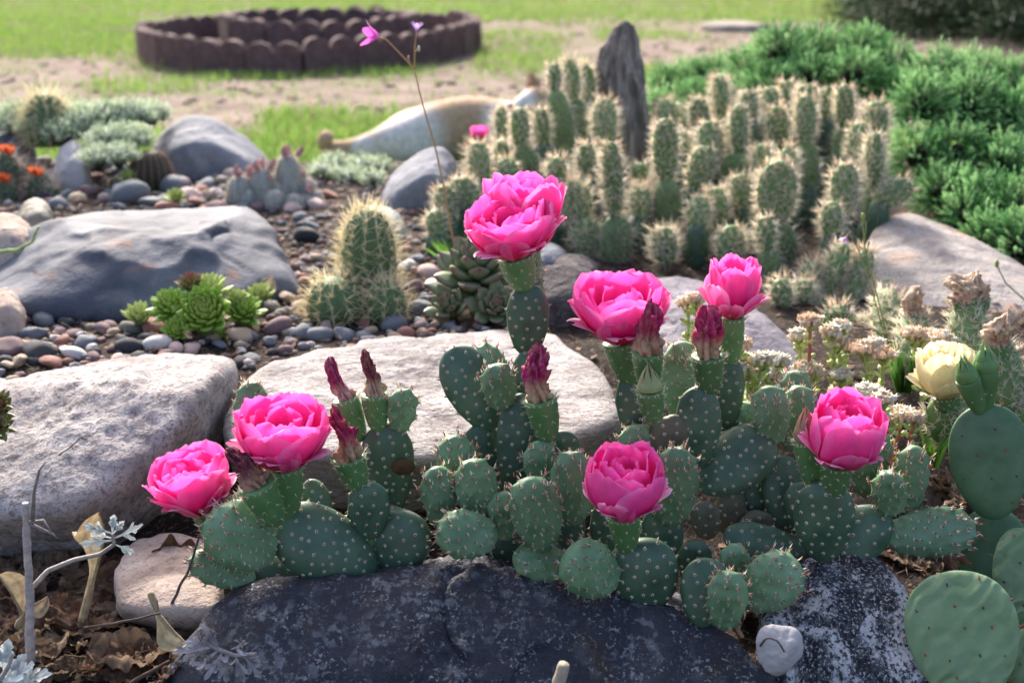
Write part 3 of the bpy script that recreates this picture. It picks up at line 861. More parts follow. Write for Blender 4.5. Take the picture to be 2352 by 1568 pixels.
def areoles(surf, dims, spacing, rng, jitter=.28, smax=.985, smin=.1, side=None):
    L, W, th = dims
    pos, nor, sv = [], [], []
    k = 0; s = smin * L + spacing * .3
    while s < L * smax:
        p = math.acos(max(-1, min(1, 1 - 2 * s / L)))
        f = math.sin(p) ** .9
        per = math.pi * (1.5 * (W / 2 + th / 2) * f - math.sqrt(max(0, W / 2 * f * th / 2 * f))) * 1.02
        n = max(1, int(round(per / spacing)))
        for i in range(n):
            u = (i + (k % 2) * .5) / n
            # even spacing in arc length of the flat ellipse
            aa = np.linspace(0, 2 * math.pi, 181)
            ds = np.hypot(W * np.sin(aa), th * np.cos(aa)); cs = np.concatenate([[0], np.cumsum((ds[1:] + ds[:-1]) / 2)])
            a = float(np.interp(u * cs[-1], cs, aa)) + rng.uniform(-1, 1) * jitter * .3
            pp = p + rng.uniform(-1, 1) * jitter * .25
            e = .02
            q = surf(np.array([pp, pp + e, pp - e, pp, pp]), np.array([a, a, a, a + e, a - e]))
            nn = unit(np.cross(q[3] - q[4], q[1] - q[2]))
            pos.append(q[0]); nor.append(nn); sv.append(s / L)
        s += spacing * .84; k += 1
    return np.array(pos), np.array(nor), np.array(sv)

def fix_out(pos, nor, ctr):
    s = np.sign(((pos - ctr) * nor).sum(1)); s[s == 0] = 1
    return nor * s[:, None]

def dome(mb, pos, nor, r, h, m):
    n = len(pos)
    if not n: return
    hh = np.where(np.abs(nor[:, 2:3]) > .9, np.array([[1.0, 0, 0]]), np.array([[0, 0, 1.0]]))
    x = unit(np.cross(nor, hh)); y = np.cross(nor, x)
    r = np.broadcast_to(r, (n,))[:, None]
    vs = [pos - nor * r * .3 + r * (math.cos(a) * x + math.sin(a) * y) for a in np.arange(6) * math.pi / 3] + [pos + nor * h]
    V = np.stack(vs, 1).reshape(-1, 3); b = np.arange(n)[:, None] * 7
    T = np.concatenate([np.stack([b[:, 0] + i, b[:, 0] + (i + 1) % 6, b[:, 0] + 6], 1) for i in range(6)])
    mb.add(V, T, None, m)

SPM = ['areole_felt', 'spine_red', 'spine_pale', 'spine_brown']
def bump_at(V, ctr, apos, anor, amp, sig):
    if len(apos) == 0: return V
    d2 = ((V[:, None] - apos[None]) ** 2).sum(-1)
    w = np.exp(-d2 / (2 * sig * sig))
    return V + ((w[..., None] * anor[None]).sum(1)) * amp

def pad(parent, base, tip, wpx, style='new', roll=0.0, th=.36, sp=None, name='pad', bow=0.0, egg=.16):
    B = P(*base); T = P(*tip)
    L = np.linalg.norm(T - B); k = mpp((B + T) / 2)
    tr = th * (1.3 if style == 'new' else 1.1 if style == 'old' else 1)
    W = wpx * k / math.sqrt(math.cos(roll) ** 2 + (tr * math.sin(roll)) ** 2)
    W = min(W, wpx * k * 1.35)
    thick = max(tr * W, .012 if W > .02 else .5 * W)
    # sink the base into what carries it
    ax = unit(T - B); B = B - ax * .006
    wr = style == 'wrinkled'; V, Q, surf, dims, fr, par = pad_shape(B, T, W, thick, roll, 90 if wr else 26, 110 if wr else 34, bow=bow, egg=egg)
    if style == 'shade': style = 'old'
    rng = random.Random(int(base[0] * 7 + tip[1] * 13))
    if sp is None: sp = .0088 if style == 'new' else .0112
    ap, an, sv = areoles(surf, dims, sp, rng)
    ctr = (B + T) / 2
    # outward: away from the pad's long axis
    al = B + ax * ((ap - B) @ ax)[:, None]
    an = fix_out(ap, an, al * .8 + ctr * .2)
    if style == 'new':
        V = bump_at(V, ctr, ap, an, .0026, sp * .26); ap = bump_at(ap, ctr, ap, an, .0026, sp * .26)
    elif style in ('old', 'tired'):
        V = bump_at(V, ctr, ap, an, .0008, sp * .22); ap = bump_at(ap, ctr, ap, an, .0008, sp * .22)
    if style == 'tired':
        V = V + unit(V - ctr) * (fbm(V * 120, 3) * .0016)[:, None]
    if style == 'wrinkled':
        u = (V - B) @ ax; w = (V - B) @ fr[0]
        wv = np.sin((u * .75 + w * 1.0) * 420 + 11 * fbm(V * 20, 4)); V = V + fr[1] * (.0017 * wv * np.abs(wv) * (.35 + .65 * ss(-.2, .4, fbm(V * 26 + 4, 2))))[:, None]
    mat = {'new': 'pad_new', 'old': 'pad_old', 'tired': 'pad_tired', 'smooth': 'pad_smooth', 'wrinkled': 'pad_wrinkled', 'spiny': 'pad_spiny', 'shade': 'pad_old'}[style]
    mb = MB(); mb.add(V, None, Q)
    o = mb.obj(name, MATS[mat], parent, org=B)
    sm = MB(); n = len(ap)
    jit = nrs.randn(n, 3)
    up = unit(an + ax * .9)
    if style == 'new':
        f = .55 + .45 * sv
        dome(sm, ap + an * .0002, an, .0014, .0012, 0)
        spines(sm, ap, unit(an * .9 + ax * .75 + jit * .12), .0040 * (.7 + .6 * sv), .0011, np.where(sv > .66, 1, 3))
        hi = sv > .72
        if hi.any():                                  # crowded red-tipped young spines at the crown
            for q in range(3):
                m_ = int(hi.sum()); spines(sm, ap[hi] + nrs.randn(m_, 3) * .0018 + an[hi] * .0006, unit(an[hi] * .6 + ax * 1.0 + nrs.randn(m_, 3) * .3), .0048, .0008, 1 if q == 1 else 2)
        for q in range(2):
            spines(sm, ap + an * .0006, unit(an * .8 - np.array([0, 0, .9]) + nrs.randn(n, 3) * .35), .0042 * f, .00042, 2)
        spines(sm, ap, unit(an + ax * .3 + nrs.randn(n, 3) * .4), .005 * f, .0004, 2)
    elif style in ('old', 'tired'):
        dome(sm, ap + an * .0001, an, .0018, .0014, 0)
        dome(sm, ap + an * .0010, an, .0008, .0012, 3)
        for q in range(2):
            spines(sm, ap + an * .0004, unit(an + nrs.randn(n, 3) * .55), .0030, .00035, 2)
    elif style in ('smooth', 'wrinkled'):
        dome(sm, ap, an, .0011, .0009, 3)
        spines(sm, ap, unit(an + ax * .4 + jit * .15), .0048 * (.6 + .5 * nrs.rand(n)), .0013, np.where(nrs.rand(n) > .4, 1, 3))
    if style != 'spiny':
        sm.obj('spines', [MATS[a] for a in SPM], o, org=B, kind='stuff')
    return o

# ------------------------------------------------------------------ flowers
PINK = dict(base=(.74, .008, .09), mid=(.95, .030, .37), edge=(.96, .15, .60), pale=(.97, .66, .82), rib=(.62, .12, .14))
YELL = dict(base=(.62, .50, .15), mid=(.84, .75, .40), edge=(.90, .84, .60), pale=(.86, .74, .64), rib=(.66, .60, .28))
def petal(parent, O, fr, az, p0, p1, p2, W, R, kappa, pal, outer, rng, nu=14, nv=17):
    x, y, z = fr
    rh = x * math.cos(az) + y * math.sin(az); th = -x * math.sin(az) + y * math.cos(az)
    s = np.linspace(0, 1, nu); t = np.linspace(-1, 1, nv)
    S, Tt = np.meshgrid(s, t, indexing='ij')
    se = S * .985
    r = (1 - se) ** 2 * p0[0] + 2 * se * (1 - se) * p1[0] + se ** 2 * p2[0]
    zz = (1 - se) ** 2 * p0[1] + 2 * se * (1 - se) * p1[1] + se ** 2 * p2[1]
    sh = np.where(se < .68, .30 + .70 * np.sin(math.pi / 2 * np.minimum(1, se / .68)), np.maximum(0, 1 - (np.maximum(0, se - .68) / .32) ** 2.6) ** .5)
    w = W / 2 * sh * (1 + .05 * np.sin(se * 9 + rng.random() * 6))
    be = Tt * w * kappa / R
    lx = np.sin(be) / kappa * R; inn = (1 - np.cos(be)) / kappa * R
    ph = rng.random() * 6.28
    ruf = R * (.045 * np.sin(Tt * 2.6 + ph) + .03 * np.sin(Tt * 6 + ph * 2)) * se ** 3
    tipz = R * .035 * se ** 8 * np.exp(-(Tt * 3) ** 2) - R * .05 * np.exp(-((Tt - .12 * math.sin(ph)) * 5) ** 2) * se ** 8 * (rng.random() < .35)
    curl = R * outer * .16 * np.maximum(0, se - .6) ** 2 * 3
    zz = zz + R * ((.016 * np.sin(Tt * 8 + ph * 3) + .004 * np.sin(Tt * 21 + ph)) * se ** 4)
    pos = O + rh * (r - inn + ruf + curl)[..., None] + th * lx[..., None] + z * (zz + tipz - curl * .5)[..., None]
    a = np.abs(Tt)
    c = np.zeros(S.shape + (3,))
    g = lambda k: np.array(pal[k])
    m1 = ss(.05, .7, S)[..., None]; c = g('base') * (1 - m1) + g('mid') * m1
    m2 = (ss(.35, 1.0, S) * .55 + ss(.5, 1, a) * .35)[..., None]; c = c * (1 - m2) + g('edge') * m2
    m3 = np.clip((ss(.45, 1.0, S) * .35 + ss(.55, 1, a) * .55) * outer + ss(.93, 1, S) * .12, 0, 1)[..., None]; c = c * (1 - m3) + g('pale') * m3
    m4 = (np.exp(-(Tt / .11) ** 2) * (.22 + .5 * outer) * (1 - .3 * S))[..., None]; c = c * (1 - m4) + g('rib') * m4
    if outer > .7:
        m5 = (np.exp(-(Tt / .4) ** 2) * .55 * (1 - ss(.2, .9, S)))[..., None]; c = c * (1 - m5) + np.array((.16, .17, .05)) * m5
    mb = MB(); mb.add(pos.reshape(-1, 3), None, gridq(nu, nv), 0, c.reshape(-1, 3))
    return mb.obj('petal', MATS['petal'], parent, org=O, usecol=True)

def fruit(parent, base, tip, wpx, name='flower', spiny=1.0, smooth=False):
    """green cone-shaped flower base with a flat rim; returns object, rim centre, axis, rim radius"""
    B = P(*base); T = P(*tip); k = mpp((B + T) / 2); R = wpx * k / 2
    ax = unit(T - B); L = np.linalg.norm(T - B); B = B - ax * .004
    x, y, z = frame(ax, CAM - B)
    ss_ = np.array([0, .04, .12, .24, .4, .58, .75, .88, .96, 1.0, 1.0, .97]); rr = np.array([.16, .36, .52, .66, .78, .87, .94, .98, 1.0, .98, .8, .4])
    ns = 24; a = np.arange(ns) / ns * 2 * math.pi
    V = np.concatenate([B + ax * (s * L) + R * r * (1 + .04 * np.sin(a * 5 + s * 2))[:, None] * (np.cos(a)[:, None] * x + .88 * np.sin(a)[:, None] * y) for s, r in zip(ss_, rr)])
    ctr = B + ax * L * .5
    rows = [.2, .38, .56, .74] if not smooth else [.5]
    ap, an = [], []
    for i, s in enumerate(rows):
        n = 7
        for j in range(n):
            aa = (j + (i % 2) * .5) / n * 6.283 + .3
            r = R * np.interp(s, ss_[:9], rr[:9]); dd = math.cos(aa) * x + math.sin(aa) * .88 * y
            ap.append(B + ax * s * L + dd * r); an.append(unit(dd - ax * .2))
    ap = np.array(ap); an = np.array(an)
    V = bump_at(V, ctr, ap, an, .0009, .0024)
    mb = MB(); mb.add(V, None, gridq(len(ss_), ns, True))
    o = mb.obj(name, MATS['fruit'], parent, org=B)
    sm = MB()
    dome(sm, ap + an * .0006, an, .0010, .0012, 0)
    spines(sm, ap, unit(an * .5 + ax * .9), .0026, .0007, 1)
    n = 18
    aa = (np.arange(n) + .5 * nrs.rand(n)) / n * 6.283
    rp = B + ax * L * .95 + R * (np.cos(aa)[:, None] * x + .88 * np.sin(aa)[:, None] * y); rn = unit(rp - (B + ax * L * .8))
    if spiny:
        for q in range(4):
            spines(sm, rp, unit(rn + ax * (.2 + .4 * nrs.rand(n, 1)) + nrs.randn(n, 3) * .4), .0055 * spiny * (.5 + .7 * nrs.rand(n)), .00032, 2)
        for q in range(3):
            spines(sm, ap, unit(an + nrs.randn(len(ap), 3) * .55), .0042 * spiny, .00027, 2)
        dome(sm, rp, rn, .0009, .001, 0)
    sm.obj('spines', [MATS[m] for m in SPM], o, org=B, kind='stuff')
    return o, B + ax * L, ax, R

LAYERS = {
 'open': [  # n, re, ze, (p1r, p1z), width, kappa, outer
   (5, 1.0, .34, (.55, .06), .72, .8, 1.0), (4, 1.0, .58, (.80, .10), 1.05, .8, .55), (5, .95, .88, (.95, .18), 1.38, .82, .26), (5, .82, .98, (.86, .22), 1.26, .88, .12),
   (4, .56, .93, (.64, .28), 1.12, 1.05, .05), (3, .30, .88, (.42, .34), .85, 1.25, .03)],
 'cup': [
   (5, 1.04, .30, (.66, .04), .66, .8, 1.0), (3, .98, .50, (.84, .06), .82, .9, .7), (4, .82, .88, (1.08, .18), 1.50, .95, .22), (5, .72, .98, (.92, .22), 1.20, 1.0, .10),
   (5, .50, .99, (.66, .3), .96, 1.15, .05), (4, .26, .94, (.42, .38), .66, 1.4, .02)],
 'upright': [
   (4, 1.0, .44, (.74, .04), .84, .85, 1.0), (4, .96, .62, (.80, .06), .92, .9, .6), (6, .76, .94, (.76, .18), .94, .95, .25), (5, .62, .99, (.64, .25), .88, 1.05, .15),
   (4, .42, .98, (.46, .3), .7, 1.2, .06)],
}
def bloom(parent, base, tip, ovw, wpx, hpx, kind='open', tilt=0.0, nod=0.0, pal=PINK, seed=0, spiny=1.0, smooth=False):
    o, C, ax, r0 = fruit(parent, base, tip, ovw, 'flower', spiny, smooth)
    k = mpp(C); R = wpx * k / 2; H = hpx * k
    ax = unit(np.array([0, 0, 1.0]) * .75 + ax * .5)
    ax = rotv(ax, np.array([0, 1.0, 0]), rad(tilt)); ax = rotv(ax, np.array([1.0, 0, 0]), rad(nod))
    fr = frame(ax, (0, -1, 0)); rng = random.Random(seed * 31 + 5)
    for li, (n, re, ze, p1, W, kap, outer) in enumerate(LAYERS[kind]):
        off = rng.random() * 6.28 if li else .5 + seed
        for i in range(n):
            az = off + (i + rng.uniform(-.15, .15)) / n * 6.283 + li * .45
            j = rng.uniform(.9, 1.08); jz = rng.uniform(.92, 1.06)
            petal(o, C + ax * (.30 * R), fr, az, (r0 * .55 if li < 3 else r0 * .35, -.30 * R), (p1[0] * R, p1[1] * H), (re * R * j, ze * H * jz + (rng.uniform(-.1, .1) * H if outer > .5 else 0)), W * R * rng.uniform(.92, 1.08), R, kap, pal, outer, rng)
    sm = MB(); n = 70
    aa = nrs.rand(n) * 6.28; q = np.sqrt(nrs.rand(n)) * .22 * R
    pos = C + ax * (H * .12 + .3 * R) + q[:, None] * (np.cos(aa)[:, None] * fr[0] + np.sin(aa)[:, None] * fr[1])
    spines(sm, pos, ax + .3 * (np.cos(aa)[:, None] * fr[0] + np.sin(aa)[:, None] * fr[1]), H * .38, .0007, 0, None, np.tile([[.8, .62, .2]], (n, 1)))
    sm.obj('stamens', MATS['petal'], o, org=C, usecol=True, kind='stuff')
    return o

def crumple(parent, C, ax, L, R, c_low, c_top, name='shrivelled_petals', seed=0, pinch=.55, folds=3.5):
    nr, ns = 26, 44
    x, y, z = frame(ax, CAM - C)
    s = np.linspace(0, 1, nr); a = np.arange(ns) / ns * 6.283
    S, A = np.meshgrid(s, a, indexing='ij')
    prof = np.interp(S, [0, .12, .35, .6, .85, .97, 1], [.86, .95, pinch * 1.05, pinch * 1.15, pinch * .85, .25, .02])
    q = np.stack([np.cos(A + S * 1.6) * 1.4, np.sin(A + S * 1.6) * 1.4, S * 2.4 + seed * 3.3], -1).reshape(-1, 3)
    nz = fbm(q * 1.6, 4).reshape(S.shape); rg = np.abs(np.sin(A * folds + S * 3 + seed + 2 * nz))
    rr = R * prof * (.52 + .52 * rg + .95 * nz)
    cx = R * .5 * np.sin(S * 3.4 + seed) * S
    pos = C + ax * (S * L + .12 * L * nz * (1 + 1.2 * S))[..., None] + x * (rr * np.cos(A) + cx)[..., None] + y * (rr * np.sin(A))[..., None]
    m = ss(.25, .55, S + .25 * nz)[..., None]
    c = np.array(c_low) * (1 - m) + np.array(c_top) * m
    c = c * (.55 + .6 * rg)[..., None]; k2 = (ss(.1, .35, vnoise(q * 4.5).reshape(S.shape)) * .45)[..., None]; c = c * (1 - k2) + (np.array(c_low) * .6 + np.array(c_top) * .6) * k2
    mb = MB(); mb.add(pos.reshape(-1, 3), None, gridq(nr, ns, True), 0, c.reshape(-1, 3))
    o = mb.obj(name, MATS['shrivelled'], parent, org=C, usecol=True)
    return o

def withered(parent, base, tip, ovw, toppx, rpx, c_low=(.50, .33, .20), c_top=(.36, .025, .10), seed=0, pinch=.55, spiny=1.2, folds=3.5):
    o, C, ax, r0 = fruit(parent, base, tip, ovw, 'faded_flower', spiny)
    T = P(toppx[0], toppx[1], tip[2]); L = np.linalg.norm(T - C); a2 = unit(T - C)
    crumple(o, C - a2 * .003, a2, L + .003, rpx * mpp(C) / 2, c_low, c_top, seed=seed, pinch=pinch, folds=folds)
    return o

def bud(parent, base, tip, ovw, top, rpx, c0=(.20, .24, .08), c1=(.36, .20, .12), smooth=False, spiny=1.2, n=9):
    o, C, ax, r0 = fruit(parent, base, tip, ovw, 'flower_bud', spiny, smooth)
    T = P(top[0], top[1], tip[2]); L = np.linalg.norm(T - C); a2 = unit(T - C); R = rpx * mpp(C) / 2
    x, y, z = frame(a2, CAM - C); mb = MB(); rng = random.Random(int(top[0]))
    for lay, (sc, ll) in enumerate(((1.0, .62), (.86, .86), (.6, 1.0))):
        for i in range(n - lay * 2):
            az = (i + lay * .5) / (n - lay * 2) * 6.283
            nu, nv = 8, 5; S, Tt = np.meshgrid(np.linspace(0, 1, nu), np.linspace(-1, 1, nv), indexing='ij')
            r = R * sc * (1 - S ** 2.0) * (1 + .25 * S) + R * .03; w = Tt * .52 * (1 - S ** 2) ** .7
            pos = C + a2 * (S * L * ll * rng.uniform(.92, 1.05))[..., None] + r[..., None] * (np.cos(az + w)[..., None] * x + np.sin(az + w)[..., None] * y)
            m = (ss(.3, 1, S) * .8 + .2 * np.abs(Tt))[..., None]
            mb.add(pos.reshape(-1, 3), None, gridq(nu, nv), 0, (np.array(c0) * (1 - m) + np.array(c1) * m).reshape(-1, 3))
    mb.obj('bud_scales', MATS['succulent'], o, org=C, usecol=True)
    return o

# ---- plant 1: the left part, resting on the dark rock
def plant(label, px, py, d, name='prickly_pear', group=None):
    return thing(name, label, 'cactus', P(px, py, d), group)
p = plant('prickly pear with two wide pink blooms side by side, resting on the slate rock', 720, 1335, 1.04)
for a in [((850, 1312, 1.04), (632, 1192, 1.035), 168, 'old', .10), ((612, 1278, 1.01), (484, 1180, 1.0), 146, 'new', .0), ((572, 1328, 1.02), (437, 1282, 1.03), 78, 'new', .2),
          ((725, 1332, 1.045), (550, 1302, 1.04), 78, 'old', .1), ((850, 1224, 1.05), (845, 1106, 1.05), 96, 'old', .0), ((900, 1306, 1.05), (938, 1172, 1.06), 142, 'old', -.2),
          ((885, 1185, 1.11), (890, 968, 1.12), 126, 'old', .1), ((920, 980, 1.115), (926, 895, 1.11), 64, 'new', .2), ((578, 1010, 1.16), (578, 876, 1.17), 76, 'new', .3),
          ((600, 1120, 1.12), (590, 1032, 1.12), 66, 'new', .2), ((745, 1170, 1.06), (705, 1103, 1.07), 58, 'old', .2), ((565, 1215, 1.035), (515, 1146, 1.03), 84, 'new', .1),
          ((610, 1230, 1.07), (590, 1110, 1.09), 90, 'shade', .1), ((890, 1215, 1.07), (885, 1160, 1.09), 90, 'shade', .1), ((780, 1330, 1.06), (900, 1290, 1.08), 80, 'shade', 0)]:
    pad(p, *a)
bloom(p, (663, 1180, 1.035), (652, 1060, 1.03), 84, 220, 118, 'open', 3, 6, seed=1)
bloom(p, (490, 1230, 1.05), (466, 1165, 1.05), 54, 200, 112, 'open', -7, 6, seed=2)
withered(p, (634, 1198, 1.005), (585, 1102, .992), 84, (526, 1038), 60, (.46, .27, .19), (.17, .03, .06), 3)
withered(p, (822, 1116, 1.05), (800, 1040, 1.045), 74, (778, 944), 58, (.52, .36, .22), (.40, .012, .10), 4, .62)
withered(p, (868, 982, 1.115), (860, 896, 1.115), 62, (850, 812), 44, (.55, .42, .28), (.20, .03, .06), 5)
withered(p, (826, 1005, 1.12), (790, 905, 1.12), 62, (762, 832), 46, (.58, .38, .32), (.34, .03, .12), 6)
# corky hole in the tall pad
q = MB(); c = P(925, 1072, 1.107); D, T = ico(3)
q.add(c + D * np.array([.012, .003, .008]) * (1 + .3 * fbm(D * 3, 3))[:, None], T, None, 0, (.10, .06, .035))
q.obj('dead_patch', MATS['twig'], p, usecol=True)

# ---- plant 2: the middle part
p = plant('crowded prickly pear of red-tipped young pads with one cup-shaped pink bloom', 1250, 1300, 1.05)
for a in [((1032, 1212, 1.04), (998, 1072, 1.04), 86, 'new', .15), ((1105, 1192, 1.035), (1084, 1054, 1.035), 92, 'new', .0), ((1128, 1230, 1.005), (1004, 1222, .995), 108, 'new', .1),
          ((1166, 1226, 1.03), (1150, 1130, 1.03), 72, 'new', .2), ((1248, 1254, 1.005), (1214, 1096, 1.0), 112, 'new', .0), ((1200, 1285, 1.06), (1130, 1205, 1.06), 88, 'shade', .1),
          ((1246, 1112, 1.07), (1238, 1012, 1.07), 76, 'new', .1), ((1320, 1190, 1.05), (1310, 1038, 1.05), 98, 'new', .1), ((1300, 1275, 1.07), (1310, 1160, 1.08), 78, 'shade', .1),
          ((1404, 1338, .985), (1298, 1272, .975), 124, 'new', .0), ((1314, 1304, 1.01), (1177, 1278, 1.01), 80, 'new', .2), ((1500, 1384, .99), (1450, 1240, 1.0), 168, 'old', -.1),
          ((1540, 1196, 1.06), (1556, 1028, 1.06), 106, 'new', .1), ((1530, 1290, 1.06), (1515, 1158, 1.07), 94, 'shade', .1), ((1390, 1275, 1.07), (1400, 1145, 1.08), 80, 'shade', .0),
          ((1465, 1070, 1.10), (1456, 976, 1.10), 76, 'new', .2), ((1550, 1060, 1.10), (1535, 954, 1.10), 100, 'tired', .1), ((1290, 1075, 1.11), (1290, 988, 1.11), 86, 'old', .1),
          ((1195, 1150, 1.09), (1200, 902, 1.11), 114, 'old', .1), ((1060, 1130, 1.08), (1040, 1000, 1.08), 88, 'new', .2), ((1112, 1140, 1.11), (1095, 976, 1.12), 92, 'shade', .2),
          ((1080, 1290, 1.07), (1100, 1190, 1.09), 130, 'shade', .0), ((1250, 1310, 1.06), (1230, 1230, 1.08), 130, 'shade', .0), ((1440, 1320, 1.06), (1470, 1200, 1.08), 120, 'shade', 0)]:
    pad(p, *a)
bloom(p, (1440, 1262, .995), (1432, 1172, .99), 74, 192, 138, 'cup', 1, 10, seed=3)
withered(p, (1260, 1006, 1.075), (1240, 905, 1.07), 76, (1228, 802), 64, (.55, .42, .24), (.42, .02, .14), 7, .7)
p = plant('tall prickly pear raising two stacked pink blooms above the granite slab', 1195, 1120, 1.11)
for a in [((1130, 975, 1.125), (1036, 798, 1.14), 122, 'old', .1), ((1152, 930, 1.10), (1140, 836, 1.095), 76, 'new', .0), ((1155, 900, 1.13), (1112, 793, 1.15), 66, 'new', .2),
          ((1208, 930, 1.13), (1222, 798, 1.14), 78, 'old', .15), ((1212, 806, 1.14), (1213, 652, 1.145), 97, 'old', .0), ((1225, 680, 1.17), (1226, 600, 1.17), 44, 'new', .2),
          ((1180, 1130, 1.13), (1160, 940, 1.14), 96, 'shade', .1)]:
    pad(p, *a)
bloom(p, (1205, 660, 1.14), (1183, 578, 1.135), 84, 210, 96, 'open', -4, 8, seed=4)
bloom(p, (1222, 655, 1.17), (1205, 572, 1.18), 70, 184, 158, 'open', 3, 8, seed=5)

# ---- plant 3: behind, carrying a bloom and a narrow bloom
p = plant('prickly pear with one wide and one narrow pink bloom beside faded magenta flowers', 1570, 1060, 1.11)
for a in [((1472, 1010, 1.12), (1445, 862, 1.125), 84, 'old', .1), ((1570, 960, 1.17), (1565, 783, 1.18), 96, 'new', .3), ((1602, 1060, 1.10), (1606, 888, 1.105), 104, 'old', .0), ((1668, 975, 1.14), (1682, 822, 1.15), 66, 'old', .1),
          ((1560, 1090, 1.13), (1500, 980, 1.14), 100, 'shade', .1), ((1640, 1080, 1.14), (1660, 950, 1.15), 90, 'shade', .1)]:
    pad(p, *a)
bloom(p, (1450, 874, 1.125), (1424, 772, 1.12), 86, 222, 112, 'open', 4, 6, seed=6)
bloom(p, (1680, 832, 1.15), (1680, 718, 1.15), 62, 152, 116, 'upright', 2, 5, seed=7)
withered(p, (1490, 888, 1.085), (1488, 795, 1.066), 72, (1484, 702), 68, (.50, .32, .20), (.46, .03, .13), 8, .7)
withered(p, (1630, 896, 1.105), (1626, 806, 1.10), 76, (1622, 712), 66, (.54, .40, .24), (.48, .025, .14), 9, .75)
bud(p, (1502, 968, 1.062), (1492, 884, 1.05), 62, (1488, 828), 56, (.26, .34, .14), (.30, .27, .13))

# ---- plant 4: right part
p = plant('sprawling prickly pear with one deep pink bloom, trailing pads over the speckled rock', 1900, 1290, 1.03)
for a in [((1612, 1112, 1.10), (1775, 1000, 1.11), 140, 'old', -.1), ((1776, 1010, 1.11), (1765, 886, 1.11), 84, 'new', .0), ((1814, 1020, 1.13), (1842, 886, 1.13), 78, 'new', .1), ((1830, 950, 1.17), (1828, 850, 1.18), 68, 'new', .2),
          ((1742, 1000, 1.14), (1698, 925, 1.15), 64, 'new', .1), ((1815, 1215, 1.09), (1790, 1045, 1.11), 104, 'old', .3), ((1890, 1275, 1.02), (1896, 1104, 1.02), 138, 'old', .0),
          ((1878, 1300, 1.04), (2040, 1178, 1.045), 122, 'old', .1), ((2046, 1232, 1.04), (2240, 1212, 1.03), 110, 'new', .1), ((2045, 1172, 1.035), (2040, 1084, 1.03), 74, 'new', .0), ((2062, 1198, 1.06), (2106, 1024, 1.06), 80, 'new', .1),
          ((1990, 1130, 1.09), (2010, 984, 1.09), 84, 'new', .2), ((1848, 1272, 1.05), (1662, 1226, 1.06), 88, 'old', .1), ((1675, 1220, 1.10), (1680, 1122, 1.10), 68, 'tired', .2), ((1740, 1250, 1.09), (1735, 1172, 1.09), 78, 'tired', .1),
          ((1625, 1225, 1.08), (1612, 1152, 1.08), 70, 'tired', .1), ((1590, 1325, 1.03), (1600, 1241, 1.03), 78, 'old', .1), ((1690, 1335, 1.01), (1685, 1248, 1.01), 64, 'new', .1), ((1612, 1424, .965), (1626, 1280, .98), 112, 'old', .0),
          ((1664, 1432, .945), (1676, 1312, .945), 86, 'new', .0), ((1716, 1378, .985), (1832, 1290, .975), 122, 'new', .0), ((1850, 1210, 1.06), (1850, 1105, 1.07), 100, 'shade', .0),
          ((1960, 1310, 1.05), (1900, 1240, 1.07), 120, 'shade', .0), ((1700, 1360, 1.02), (1640, 1290, 1.04), 110, 'shade', 0), ((1760, 1200, 1.11), (1690, 1090, 1.12), 110, 'shade', 0)]:
    pad(p, *a)
bloom(p, (1918, 1130, 1.015), (1926, 1056, 1.01), 72, 192, 138, 'cup', 4, 9, seed=8)
bud(p, (1868, 1112, 1.035), (1850, 996, 1.03), 62, (1851, 926), 56, (.34, .22, .14), (.46, .22, .17))

# ---- smooth, larger-padded prickly pear at the right edge
p = thing('prickly_pear', 'smooth large-padded prickly pear with sparse brown spines and two green buds', 'cactus', P(2280, 1180, 1.06))
for a in [((2285, 1178, 1.06), (2262, 928, 1.08), 178, 'smooth', .1, .2, .026), ((2230, 1600, .90), (2190, 1310, .965), 250, 'wrinkled', .0, .14, .024), ((2330, 1420, .99), (2345, 1212, 1.03), 110, 'wrinkled', .1, .16, .024),
          ((2290, 1390, 1.05), (2275, 1165, 1.09), 160, 'smooth', .0, .14, .028), ((2370, 1600, .93), (2380, 1440, .96), 120, 'wrinkled', .1, .16, .024)]:
    pad(p, *a)
bud(p, (2262, 940, 1.08), (2264, 838, 1.08), 62, (2262, 778), 58, (.10, .22, .07), (.16, .30, .10), True, 0, 10)
bud(p, (2250, 942, 1.075), (2220, 862, 1.07), 56, (2206, 808), 50, (.10, .22, .07), (.16, .30, .10), True, 0, 9)

